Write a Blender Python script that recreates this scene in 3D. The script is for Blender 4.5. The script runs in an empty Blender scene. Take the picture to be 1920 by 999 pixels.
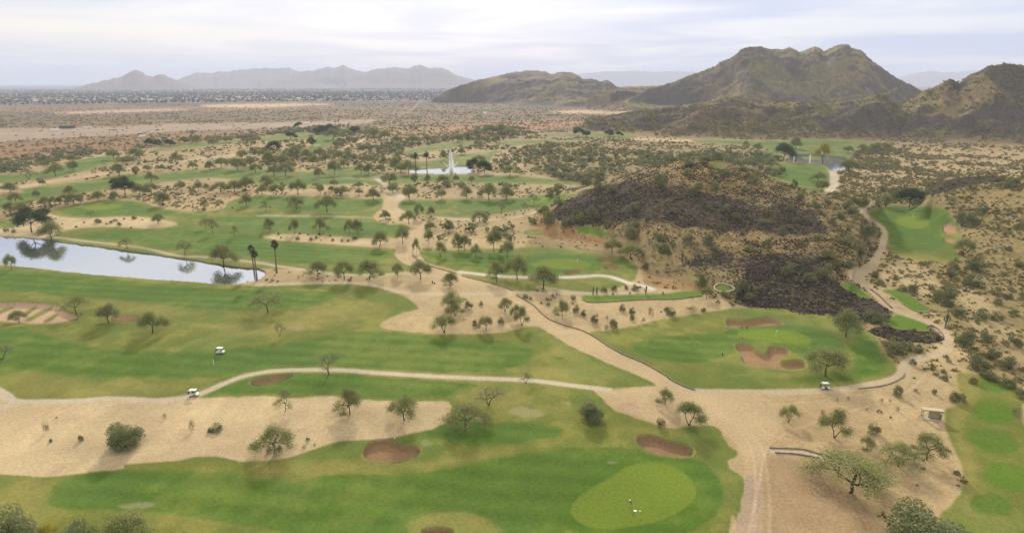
import bpy, math, random
import numpy as np
from mathutils import Vector, Matrix

# ------------------------------------------------------------------ camera
CAM_H = 80.0
F = 1185.0
PITCH = math.atan(344.5 / F)
CP, SP = math.cos(PITCH), math.sin(PITCH)
sc = bpy.context.scene
cam_d = bpy.data.cameras.new("camera")
cam_d.sensor_width = 36.0
cam_d.lens = 36.0 * F / 1920.0
cam_d.clip_start = 0.5
cam_d.clip_end = 120000.0
cam = bpy.data.objects.new("camera", cam_d)
sc.collection.objects.link(cam)
cam.location = (0, 0, CAM_H)
cam.rotation_euler = (math.pi / 2 - PITCH, 0, 0)
sc.camera = cam

# ------------------------------------------------------------------ sky, sun, exposure
SUN_EL = math.radians(25)
SUN_AZ = math.radians(-5)          # from +Y, positive towards +X
sun_dir = Vector((math.cos(SUN_EL) * math.sin(SUN_AZ), math.cos(SUN_EL) * math.cos(SUN_AZ), math.sin(SUN_EL)))
world = bpy.data.worlds.new("World")
sc.world = world
world.use_nodes = True
wt = world.node_tree
wt.nodes.clear()
def wn(t, **k):
    n = wt.nodes.new(t)
    for a, b in k.items():
        setattr(n, a, b)
    return n
def wm(op, a, b=None, clamp=False):
    n = wn('ShaderNodeMath', operation=op, use_clamp=clamp)
    for i, v in enumerate((a, b)):
        if v is None: continue
        if isinstance(v, (int, float)): n.inputs[i].default_value = v
        else: wt.links.new(v, n.inputs[i])
    return n.outputs[0]
sky = wn('ShaderNodeTexSky', sky_type='NISHITA', sun_disc=False)
sky.sun_elevation = SUN_EL
sky.sun_rotation = SUN_AZ
sky.air_density = 1.0
sky.dust_density = 2.0
bg1 = wn('ShaderNodeBackground'); bg1.inputs[1].default_value = 0.08
wt.links.new(sky.outputs[0], bg1.inputs[0])
tc = wn('ShaderNodeTexCoord')
sep = wn('ShaderNodeSeparateXYZ'); wt.links.new(tc.outputs['Generated'], sep.inputs[0])
# thin overcast: long flat streaks of cloud
zdiv = wm('MAXIMUM', sep.outputs[2], 0.02)
zz = wm('ADD', zdiv, 0.05)
cx_ = wm('DIVIDE', sep.outputs[0], zz); cy_ = wm('DIVIDE', sep.outputs[1], zz)
comb = wn('ShaderNodeCombineXYZ'); wt.links.new(cx_, comb.inputs[0]); wt.links.new(cy_, comb.inputs[1])
n1 = wn('ShaderNodeTexNoise'); n1.inputs['Scale'].default_value = 0.42; n1.inputs['Detail'].default_value = 5; n1.inputs['Roughness'].default_value = 0.5
n1.inputs['Distortion'].default_value = 0.6
wt.links.new(comb.outputs[0], n1.inputs['Vector'])
ramp = wn('ShaderNodeValToRGB')
ramp.color_ramp.elements[0].position = 0.40; ramp.color_ramp.elements[0].color = (0.60, 0.665, 0.88, 1)
ramp.color_ramp.elements[1].position = 0.62; ramp.color_ramp.elements[1].color = (0.86, 0.88, 0.96, 1)
wt.links.new(n1.outputs[0], ramp.inputs[0])
# sun glow behind the cloud
dot = wn('ShaderNodeVectorMath', operation='DOT_PRODUCT'); wt.links.new(tc.outputs['Generated'], dot.inputs[0]); dot.inputs[1].default_value = sun_dir
gl = wm('POWER', wm('MAXIMUM', dot.outputs['Value'], 0.0), 60.0)
gl = wm('MULTIPLY', gl, 1.8)
# the clouds get brighter overhead
up = wm('MULTIPLY', wm('MAXIMUM', sep.outputs[2], 0.0), 0.55)
# warm break in the cloud low on the left
wdir = Vector((math.sin(math.radians(-36)), math.cos(math.radians(-36)), 0.065)).normalized()
dsub = wn('ShaderNodeVectorMath', operation='SUBTRACT'); wt.links.new(tc.outputs['Generated'], dsub.inputs[0]); dsub.inputs[1].default_value = wdir
dscl = wn('ShaderNodeVectorMath', operation='MULTIPLY'); wt.links.new(dsub.outputs[0], dscl.inputs[0]); dscl.inputs[1].default_value = (3.2, 3.2, 34.0)
dlen = wn('ShaderNodeVectorMath', operation='LENGTH'); wt.links.new(dscl.outputs[0], dlen.inputs[0])
wg = wm('POWER', wm('SUBTRACT', 1.0, wm('MULTIPLY', dlen.outputs['Value'], 0.5), clamp=True), 1.5)
mixw = wn('ShaderNodeMix', data_type='RGBA'); wt.links.new(wm('MULTIPLY', wg, 1.0), mixw.inputs[0])
wt.links.new(ramp.outputs[0], mixw.inputs[6]); mixw.inputs[7].default_value = (1.0, 0.95, 0.86, 1)
st = wm('ADD', wm('ADD', 1.0, up), gl)
warm = wn('ShaderNodeMix', data_type='RGBA'); wt.links.new(wm('MULTIPLY', wm('SUBTRACT', sep.outputs[2], 0.14, clamp=True), 2.2, clamp=True), warm.inputs[0])
wt.links.new(mixw.outputs[2], warm.inputs[6]); warm.inputs[7].default_value = (0.98, 0.935, 0.85, 1)   # cloud lit through by the sun overhead
bg2 = wn('ShaderNodeBackground'); wt.links.new(warm.outputs[2], bg2.inputs[0]); wt.links.new(st, bg2.inputs[1])
ms = wn('ShaderNodeMixShader'); ms.inputs[0].default_value = 0.88
wt.links.new(bg1.outputs[0], ms.inputs[1]); wt.links.new(bg2.outputs[0], ms.inputs[2])
wo = wn('ShaderNodeOutputWorld'); wt.links.new(ms.outputs[0], wo.inputs[0])

sun_d = bpy.data.lights.new("sun", 'SUN')
sun_d.energy = 3.8
sun_d.color = (1.0, 0.90, 0.74)
sun_d.angle = math.radians(3.5)
sun = bpy.data.objects.new("sun", sun_d)
sc.collection.objects.link(sun)
sun.rotation_euler = sun_dir.to_track_quat('Z', 'Y').to_euler()

sc.view_settings.view_transform = 'Standard'
sc.view_settings.look = 'None'
sc.view_settings.exposure = 0.10
sc.view_settings.gamma = 1.0
sc.view_settings.use_curve_mapping = False
sc.render.engine = 'CYCLES'
sc.cycles.use_denoising = True
sc.cycles.max_bounces = 5
sc.cycles.diffuse_bounces = 2
sc.cycles.glossy_bounces = 2
sc.cycles.transparent_max_bounces = 8
sc.cycles.volume_bounces = 1
sc.cycles.caustics_reflective = False
sc.cycles.caustics_refractive = False

rng = np.random.default_rng(7)
random.seed(7)

# ------------------------------------------------------------------ projection between the photograph's frame and the land
def ray(px, py):
    cx = (np.asarray(px, float) - 960.0) / F
    cy = -(np.asarray(py, float) - 499.5) / F
    return cx, CP + cy * SP, -SP + cy * CP
def to_az_te(px, py):
    x, y, z = ray(px, py)
    return np.arctan2(x, y), z / np.hypot(x, y)
def project(x, y, z):
    rz = z - CAM_H
    d = y * CP - rz * SP
    d = np.where(d < 1.0, 1.0, d)
    v = y * SP + rz * CP
    return 960.0 + F * x / d, 499.5 - F * v / d
def flat(px, py):
    x, y, z = ray(px, py)
    z = np.minimum(z, -1e-3)
    t = -CAM_H / z
    return x * t, y * t

# ------------------------------------------------------------------ noise on arrays
def _hash(ix, iy, s):
    h = (ix.astype(np.int64) * 374761393 + iy.astype(np.int64) * 668265263 + s * 1442695041) & 0xffffffff
    h = ((h ^ (h >> 13)) * 1274126177) & 0xffffffff
    return ((h ^ (h >> 16)) & 0xffff) / 65535.0
def vnoise(x, y, s=0):
    ix = np.floor(x); iy = np.floor(y)
    fx = x - ix; fy = y - iy
    fx = fx * fx * (3 - 2 * fx); fy = fy * fy * (3 - 2 * fy)
    ix = ix.astype(np.int64); iy = iy.astype(np.int64)
    a = _hash(ix, iy, s); b = _hash(ix + 1, iy, s); c = _hash(ix, iy + 1, s); d = _hash(ix + 1, iy + 1, s)
    return (a + (b - a) * fx) * (1 - fy) + (c + (d - c) * fx) * fy
def fbm(x, y, s=0, o=4, g=0.5):
    v = 0; a = 1; t = 0
    for i in range(o):
        ca, sa = math.cos(0.6 * i), math.sin(0.6 * i)
        v = v + a * vnoise((x * ca - y * sa) * 2 ** i + 17.3 * i, (x * sa + y * ca) * 2 ** i - 9.1 * i, s + i)
        t += a; a *= g
    return v / t
def sstep(a, b, x):
    t = np.clip((x - a) / (b - a), 0, 1)
    return t * t * (3 - 2 * t)

# ------------------------------------------------------------------ a plan of the course, traced as outlines and laid on the land
X0, Y0, RW, RH = -460, 140, 2840, 1240
colr = np.zeros((RH, RW, 3), np.float32)
mask = np.zeros((RH, RW, 4), np.float32)      # grass, rock, scrub, smoothness
kind = np.zeros((RH, RW), np.int16)
depress = np.zeros((RH, RW), np.float32)
water = np.zeros((RH, RW), np.float32)
treed = np.zeros((RH, RW), np.float32)
shrubd = np.zeros((RH, RW), np.float32)
rockd = np.zeros((RH, RW), np.float32)

def spline(pts, closed=True, n=8):
    P = np.array(pts, float)
    m = len(P)
    out = []
    rngi = range(m) if closed else range(m - 1)
    for i in rngi:
        if closed:
            p0, p1, p2, p3 = P[i - 1], P[i], P[(i + 1) % m], P[(i + 2) % m]
        else:
            p0, p1, p2, p3 = P[max(i - 1, 0)], P[i], P[i + 1], P[min(i + 2, m - 1)]
        for k in range(n):
            t = k / n
            out.append(0.5 * (2 * p1 + (p2 - p0) * t + (2 * p0 - 5 * p1 + 4 * p2 - p3) * t * t + (3 * p1 - p0 - 3 * p2 + p3) * t ** 3))
    if not closed: out.append(P[-1])
    return np.array(out)

def fill(poly, blur=1):
    """coverage of a closed outline: (rows slice, cols slice, mask)"""
    x = poly[:, 0] - X0; y = poly[:, 1] - Y0
    pad = int(blur * 3 + 3)
    ya = max(int(y.min()) - pad, 0); yb = min(int(y.max()) + pad + 1, RH)
    xa = max(int(x.min()) - pad, 0); xb = min(int(x.max()) + pad + 1, RW)
    if ya >= yb or xa >= xb: return None
    m = np.zeros((yb - ya, xb - xa), np.float32)
    x2 = np.roll(x, -1); y2 = np.roll(y, -1)
    SS = 3
    cols = np.arange(xa, xb)
    for r in range(ya, yb):
        for s in range(SS):
            yy = r + (s + 0.5) / SS - 0.5
            c = (y <= yy) != (y2 <= yy)
            if not c.any(): continue
            xs = np.sort(x[c] + (yy - y[c]) / (y2[c] - y[c]) * (x2[c] - x[c]))
            for a, b in zip(xs[0::2], xs[1::2]):
                m[r - ya] += np.clip(np.minimum(b, cols + 0.5) - np.maximum(a, cols - 0.5), 0, 1) / SS
    b = int(round(blur))
    if b >= 1:
        for _ in range(2):
            for ax in (0, 1):
                bb = b if ax == 1 else max(1, int(round(b * 0.6)))
                k = 2 * bb + 1
                pw = [(0, 0), (0, 0)]; pw[ax] = (bb + 1, bb)
                cs = np.cumsum(np.pad(m, pw, mode='edge'), axis=ax, dtype=np.float64)
                m = ((cs[k:] - cs[:-k]) if ax == 0 else (cs[:, k:] - cs[:, :-k])) / k
                m = m.astype(np.float32)
    return slice(ya, yb), slice(xa, xb), m

TYPES = {          # albedo, (grass, rock, scrub, smooth)
    'sand':    ((0.385, 0.298, 0.172), (0, 0, 0.05, 0)),
    'road':    ((0.370, 0.280, 0.160), (0, 0, 0, 0.6)),
    'dirt':    ((0.335, 0.255, 0.138), (0, 0, 0.35, 0)),
    'brown':   ((0.22, 0.15, 0.092), (0, 0, 0.1, 0)),
    'rough':   ((0.122, 0.140, 0.028), (0.75, 0, 0, 0)),
    'fair':    ((0.070, 0.121, 0.017), (1, 0, 0, 0.3)),
    'tee':     ((0.085, 0.145, 0.016), (1, 0, 0, 0.8)),
    'green':   ((0.118, 0.166, 0.020), (1, 0, 0, 1)),
    'bunker':  ((0.225, 0.142, 0.074), (0, 0, 0, 0.9)),
    'path':    ((0.385, 0.325, 0.232), (0, 0, 0, 1)),
    'white':   ((0.50, 0.46, 0.40), (0, 0, 0, 1)),
    'scrub':   ((0.215, 0.168, 0.082), (0, 0, 0.8, 0)),
    'gold':    ((0.215, 0.168, 0.075), (0, 0.15, 0.7, 0)),
    'lava':    ((0.185, 0.142, 0.066), (0, 1, 0.55, 0)),
    'plain':   ((0.140, 0.102, 0.060), (0, 0, 0.6, 0)),
    'water':   ((0.05, 0.07, 0.06), (0, 0, 0, 1)),
}
ids = ['desert_ground']
def zone(name, typ, pts, blur=1, raw=False, amount=1.0, col=None):
    poly = np.array(pts, float) if raw else spline(pts)
    r = fill(poly, blur)
    if r is None: return
    ys, xs, m = r
    c, k = TYPES[typ]
    if col: c = col
    mm = (m * amount)[..., None]
    colr[ys, xs] = colr[ys, xs] * (1 - mm) + np.array(c, np.float32) * mm
    mask[ys, xs] = mask[ys, xs] * (1 - mm) + np.array(k, np.float32) * mm
    for a in (treed, shrubd, rockd): a[ys, xs] *= (1 - m * amount)
    if name:
        ids.append(name)
        kind[ys, xs][m > 0.5] = len(ids) - 1
    if typ == 'bunker':
        r2 = fill(poly, 1)
        depress[r2[0], r2[1]] = np.maximum(depress[r2[0], r2[1]], r2[2])
    if typ == 'water':
        water[ys, xs] = np.maximum(water[ys, xs], m)
def dens(arr, v, pts, blur=6, add=False):
    r = fill(spline(pts), blur)
    ys, xs, m = r
    if add: arr[ys, xs] += m * v
    else: arr[ys, xs] = arr[ys, xs] * (1 - m) + m * v
def ribbon(pts, width):
    """outline of a way of constant real width along a centre line"""
    P = spline(pts, closed=False, n=6)
    gx, gy = flat(P[:, 0], P[:, 1])
    G = np.stack([gx, gy], 1)
    T = np.gradient(G, axis=0); T /= np.linalg.norm(T, axis=1)[:, None]
    N = np.stack([-T[:, 1], T[:, 0]], 1)
    w = np.asarray(width) / 2
    L = G + N * w; R = G - N * w
    Q = np.concatenate([L, R[::-1]])
    px, py = project(Q[:, 0], Q[:, 1], 0.0)
    return np.stack([px, py], 1)
def way(name, typ, pts, width, blur=0.6, amount=1.0, col=None):
    zone(name, typ, ribbon(pts, width), blur, raw=True, amount=amount, col=col)
def ell(cx, cy, rx, ry, rot=0):
    t = np.linspace(0, 2 * math.pi, 16, endpoint=False)
    x = rx * np.cos(t); y = ry * np.sin(t)
    return [(cx + a * math.cos(rot) - b * math.sin(rot), cy + a * math.sin(rot) + b * math.cos(rot)) for a, b in zip(x, y)]

colr[:] = TYPES['scrub'][0]; mask[:] = TYPES['scrub'][1]
shrubd[:] = 0.02
# --- the plain far off
zone(None, 'plain', [(-460, 130), (2380, 130), (2380, 262), (1500, 262), (1200, 246), (1000, 246), (700, 236), (400, 252), (0, 276), (-460, 290)], 4)
zone(None, 'plain', [(-460, 100), (2380, 100), (2380, 190), (-460, 190)], 1, col=(0.10, 0.095, 0.075))
zone(None, 'brown', [(-460, 184), (900, 182), (900, 194), (480, 195), (200, 198), (-460, 202)], 1, col=(0.085, 0.055, 0.050))
zone(None, 'brown', [(-460, 202), (200, 199), (700, 200), (740, 204), (400, 208), (-460, 213)], 2, amount=.6, col=(0.20, 0.125, 0.085))
zone(None, 'sand', [(380, 197), (480, 195), (560, 194), (630, 196), (560, 199), (480, 202), (395, 201)], 1, col=(0.42, 0.31, 0.17))
zone(None, 'sand', [(100, 211), (200, 207), (300, 204), (360, 206), (250, 211), (150, 214)], 2, col=(0.36, 0.25, 0.18))
zone(None, 'sand', [(-100, 244), (0, 241), (100, 240), (200, 238), (330, 232), (480, 230), (580, 228), (700, 224), (690, 231), (600, 238), (480, 242), (330, 247), (200, 255), (60, 263), (0, 267), (-200, 276)], 2, col=(0.26, 0.20, 0.145))
zone(None, 'plain', [(0, 270), (200, 258), (330, 250), (480, 246), (480, 262), (330, 272), (150, 290), (0, 300), (-460, 330), (-460, 290)], 3, col=(0.21, 0.125, 0.065))
zone(None, 'plain', [(800, 244), (900, 232), (1000, 226), (1100, 226), (1050, 240), (960, 248), (850, 252)], 3, col=(0.27, 0.145, 0.08))
zone(None, 'plain', [(660, 236), (760, 244), (860, 250), (960, 250), (960, 258), (800, 262), (700, 254)], 3, col=(0.22, 0.135, 0.07))
zone(None, 'sand', [(1030, 209), (1100, 206), (1160, 207), (1200, 212), (1150, 214), (1060, 213)], 1, col=(0.38, 0.28, 0.16))
zone(None, 'sand', [(1320, 262), (1190, 258), (1190, 263), (1330, 268), (1440, 266)], 1)
way(None, 'sand', [(735, 224), (752, 218), (770, 208), (790, 190)], 9, amount=.35)
way(None, 'sand', [(826, 204), (815, 195), (805, 188)], 9, amount=.35)
zone(None, 'brown', [(770, 205), (760, 212), (720, 217), (680, 214), (720, 211)], 1, amount=.5)
# --- desert right and middle right
zone(None, 'gold', [(1560, 300), (1680, 275), (1920, 272), (2380, 280), (2380, 700), (1960, 760), (1830, 690), (1790, 640), (1700, 560), (1640, 500), (1700, 460), (1790, 480), (1800, 400), (1720, 350), (1600, 370), (1560, 345)], 5)
zone(None, 'sand', [(1570, 325), (1650, 318), (1760, 325), (1700, 350), (1640, 365), (1570, 360)], 5, amount=.45)
zone(None, 'sand', [(1670, 278), (1920, 280), (2100, 285), (1920, 330), (1760, 325), (1660, 300)], 6, amount=.5)
zone(None, 'sand', [(1660, 490), (1720, 495), (1760, 530), (1740, 560), (1690, 545), (1650, 520)], 4, amount=.6)
zone(None, 'sand', [(1800, 540), (1850, 560), (1900, 620), (1960, 660), (1900, 680), (1840, 640), (1810, 590)], 6, amount=.5)
# --- the golf land: pale dirt under everything
zone(None, 'dirt', [(-460, 400), (0, 322), (90, 303), (200, 286), (275, 280), (400, 268), (480, 258), (560, 256), (640, 290), (700, 300), (830, 278), (960, 262), (1000, 258), (1010, 266), (980, 290), (1000, 325), (1080, 345), (1040, 370), (1010, 400), (1000, 440), (1000, 470), (1200, 500), (1212, 535), (1330, 548), (1370, 572), (1340, 590), (1240, 610), (1110, 630), (1150, 660), (1303, 735), (1440, 737), (1555, 733), (1610, 727), (1660, 718), (1691, 706), (1693, 690), (1711, 677), (1765, 662), (1740, 655), (1760, 640), (1765, 625), (1700, 590), (1650, 575), (1602, 535), (1590, 515), (1640, 480), (1650, 440), (1665, 440), (1670, 470), (1650, 500), (1640, 520), (1700, 555), (1760, 590), (1800, 640), (1830, 690), (1900, 720), (1950, 760), (1800, 1000), (1700, 1380), (-460, 1380)], 2)
zone(None, 'scrub', [(-460, 400), (0, 322), (90, 303), (275, 280), (480, 258), (640, 285), (830, 276), (1000, 260), (980, 290), (1000, 325), (1080, 345), (1010, 400), (1000, 440), (940, 455), (860, 440), (790, 430), (700, 350), (500, 350), (300, 375), (0, 430), (-460, 440)], 8, amount=.42)
# dark volcanic slopes of the middle hill
def lav(pts, amt, blur=5): zone(None, 'lava', pts, blur, amount=amt)
zone(None, 'lava', [(1015, 430), (1040, 395), (1080, 365), (1150, 342), (1220, 312), (1320, 290), (1400, 312), (1500, 350), (1580, 372), (1625, 400), (1630, 440), (1600, 490), (1590, 520), (1640, 560), (1650, 590), (1600, 600), (1480, 590), (1380, 568), (1330, 545), (1215, 530), (1200, 480), (1100, 450)], 3, amount=.9)
def darker(pts, v, blur=14):
    r = fill(spline(pts), blur); ys, xs, m = r
    mask[ys, xs, 1] = mask[ys, xs, 1] + m * v
for z_ in mask[..., 1:2]: pass
m_ = mask[..., 1]; m_[m_ > 0.5] = 0.36
darker([(1380, 560), (1400, 520), (1440, 500), (1520, 510), (1580, 535), (1640, 565), (1660, 590), (1600, 600), (1480, 592), (1400, 575)], .75, 4)
darker([(1040, 395), (1090, 365), (1150, 348), (1250, 355), (1340, 370), (1430, 390), (1520, 400), (1500, 440), (1400, 430), (1300, 425), (1200, 410), (1100, 420), (1060, 425), (1020, 415)], .58)
darker([(1300, 470), (1400, 480), (1480, 470), (1560, 480), (1580, 500), (1480, 510), (1380, 505)], .4)
darker([(1100, 385), (1180, 372), (1240, 380), (1220, 400), (1140, 405)], .3)
darker([(1440, 395), (1500, 395), (1540, 410), (1530, 440), (1470, 430)], .35)
zone(None, 'gold', [(1010, 400), (1060, 420), (1140, 450), (1190, 470), (1230, 520), (1320, 530), (1330, 548), (1215, 532), (1195, 485), (1130, 462), (1060, 450), (1000, 440)], 6, amount=.7, col=(0.24, 0.135, 0.055))
dens(rockd, .12, [(1040, 395), (1150, 345), (1320, 300), (1560, 380), (1600, 480), (1650, 590), (1500, 595), (1380, 565), (1200, 430), (1080, 430)], 8)
dens(rockd, .55, [(1380, 560), (1420, 505), (1520, 505), (1580, 535), (1660, 585), (1600, 600), (1480, 592)], 5)
# dark rocks of the slope on the right
zone(None, 'lava', [(1735, 358), (1745, 345), (1800, 334), (1860, 331), (1880, 338), (1820, 346), (1775, 358), (1745, 366)], 2)
darker([(1735, 358), (1745, 345), (1800, 334), (1860, 331), (1880, 338), (1820, 346), (1775, 358), (1745, 366)], .4, 2)

# --- turf: roughs
zone('rough_grass', 'rough', [(-460, 850), (0, 850), (200, 830), (365, 748), (395, 735), (430, 715), (480, 701), (565, 692), (700, 697), (850, 706), (960, 710), (1060, 721), (1110, 728), (1133, 748), (1150, 769), (1177, 777), (1218, 791), (1255, 802), (1295, 799), (1335, 796), (1353, 809), (1362, 830), (1382, 845), (1380, 855), (1364, 863), (1368, 877), (1391, 894), (1397, 906), (1391, 931), (1384, 975), (1367, 1000), (1350, 1380), (-460, 1380)], 1)
zone('rough_grass', 'rough', [(-460, 490), (0, 497), (100, 506), (200, 516), (300, 522), (400, 529), (450, 534), (500, 536), (592, 532), (676, 533), (712, 539), (757, 555), (774, 567), (785, 577), (771, 582), (749, 588), (732, 596), (718, 603), (713, 608), (716, 614), (738, 619), (788, 624), (830, 626), (900, 626), (940, 623), (982, 614), (1008, 612), (1020, 618), (1044, 633), (1078, 652), (1117, 670), (1150, 684), (1197, 704), (1228, 719), (1230, 723), (1197, 725), (1150, 728), (1110, 728), (1060, 721), (1010, 714), (960, 710), (850, 706), (768, 702), (700, 697), (650, 694), (565, 692), (514, 693), (480, 700), (424, 716), (380, 736), (353, 743), (322, 747), (281, 750), (190, 746), (102, 751), (30, 752), (0, 733), (-60, 700), (-460, 700)], 1)
zone('rough_grass', 'rough', [(94, 397), (107, 392), (130, 386), (162, 380), (212, 376), (250, 376), (275, 381), (287, 387), (312, 392), (362, 397), (417, 392), (430, 378), (475, 367), (530, 367), (580, 368), (655, 370), (687, 372), (720, 372), (720, 380), (716, 390), (705, 400), (700, 408), (717, 419), (755, 421), (770, 428), (760, 440), (746, 447), (743, 467), (741, 476), (749, 487), (769, 498), (768, 510), (732, 513), (693, 514), (648, 514), (572, 505), (480, 503), (440, 499), (364, 488), (280, 476), (196, 464), (126, 455), (80, 448), (104, 436)], 1)
zone('rough_grass', 'rough', [(774, 470), (802, 466), (844, 469), (900, 466), (960, 466), (988, 463), (1038, 465), (1086, 470), (1134, 477), (1173, 484), (1193, 498), (1195, 510), (1184, 527), (1140, 522), (1100, 519), (1040, 520), (1000, 521), (960, 520), (900, 515), (864, 509), (816, 497), (790, 488), (777, 480)], 1)
zone('rough_grass', 'rough', [(866, 512), (900, 518), (960, 523), (1040, 523), (1100, 521), (1128, 520), (1156, 526), (1173, 531), (1162, 538), (1128, 544), (1094, 548), (1044, 540), (1010, 536), (1000, 545), (960, 543), (920, 530), (880, 520)], 1)
zone('rough_grass', 'rough', [(1106, 623), (1156, 617), (1198, 609), (1240, 599), (1282, 592), (1324, 585), (1380, 578), (1440, 577), (1468, 579), (1496, 586), (1535, 590), (1560, 588), (1608, 613), (1642, 632), (1647, 652), (1664, 669), (1678, 680), (1674, 700), (1643, 712), (1593, 721), (1542, 729), (1440, 731), (1303, 731), (1265, 716), (1245, 702), (1204, 679), (1170, 665), (1139, 648), (1117, 633)], 1)
zone('rough_grass', 'rough', [(1628, 398), (1647, 390), (1682, 383), (1705, 388), (1752, 388), (1774, 393), (1788, 412), (1801, 434), (1801, 455), (1790, 466), (1800, 484), (1776, 491), (1720, 487), (1681, 478), (1662, 467), (1664, 440), (1655, 425), (1635, 410)], 1)
zone('rough_grass', 'rough', [(1796, 700), (1850, 708), (1908, 724), (1925, 745), (1915, 765), (1925, 800), (1990, 820), (2380, 900), (2380, 1380), (1740, 1380), (1755, 1010), (1783, 948), (1803, 921), (1807, 897), (1800, 863), (1779, 823), (1771, 778), (1776, 765), (1806, 757), (1802, 741)], 2)
for P in [
    [(-460, 380), (0, 344), (37, 340), (75, 335), (120, 330), (140, 325), (175, 316), (212, 307), (221, 298), (207, 291), (187, 294), (150, 300), (125, 308), (90, 318), (40, 325), (0, 327), (-460, 350)],
    [(-460, 425), (0, 390), (45, 380), (75, 375), (112, 367), (162, 362), (212, 352), (262, 347), (295, 342), (350, 337), (400, 333), (475, 340), (480, 318), (425, 316), (375, 319), (325, 322), (275, 326), (225, 330), (187, 335), (150, 341), (100, 347), (42, 355), (0, 367), (-460, 400)],
    [(-300, 410), (0, 410), (25, 411), (31, 420), (25, 428), (0, 428), (-300, 430)],
    [(592, 257), (612, 255), (637, 257), (630, 267), (610, 280), (585, 293), (562, 294), (570, 282), (587, 270)],
    [(470, 342), (475, 316), (560, 322), (650, 313), (680, 316), (712, 328), (725, 333), (690, 341), (600, 347), (530, 348)],
    [(687, 341), (705, 335), (767, 328), (855, 328), (955, 330), (1060, 338), (1085, 341), (1080, 346), (955, 344), (805, 342), (755, 345), (700, 348)],
    [(725, 310), (780, 305), (817, 300), (855, 291), (905, 286), (940, 283), (925, 292), (917, 305), (905, 310), (877, 312), (780, 317), (735, 316)],
    [(755, 287), (792, 275), (855, 267), (887, 265), (885, 272), (830, 280), (780, 288)],
    [(746, 386), (755, 377), (780, 375), (855, 374), (955, 372), (985, 370), (1010, 366), (1080, 364), (1075, 370), (1055, 376), (1030, 385), (1010, 390), (970, 395), (930, 402), (892, 407), (830, 407), (780, 402), (762, 397), (750, 391)],
    [(1010, 252), (1067, 251), (1107, 250), (1135, 250), (1185, 254), (1192, 259), (1135, 258), (1060, 256)],
    [(1042, 267), (1092, 265), (1087, 271), (1060, 271)],
    [(1307, 262), (1440, 264), (1515, 262), (1625, 265), (1630, 272), (1600, 287), (1590, 297), (1480, 292), (1440, 292), (1420, 290), (1440, 280), (1380, 272), (1310, 268)],
    [(1440, 310), (1455, 305), (1510, 307), (1547, 309), (1556, 320), (1557, 335), (1547, 355), (1540, 360), (1502, 353), (1465, 341), (1440, 330)],
    [(1330, 306), (1360, 307), (1357, 316), (1335, 313)],
    [(985, 432), (1010, 431), (1020, 435), (1010, 440), (985, 440)],
    [(852, 558), (868, 557), (876, 562), (866, 567), (852, 566)],
    [(285, 281), (340, 272), (420, 265), (450, 262), (440, 268), (350, 279), (290, 284)],
    [(490, 258), (560, 250), (590, 254), (560, 264), (500, 266)],
    [(940, 265), (1010, 262), (1040, 264), (980, 272), (940, 274)],
]:
    zone('rough_grass', 'rough', P, 1, col=(0.098, 0.126, 0.026))
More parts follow.
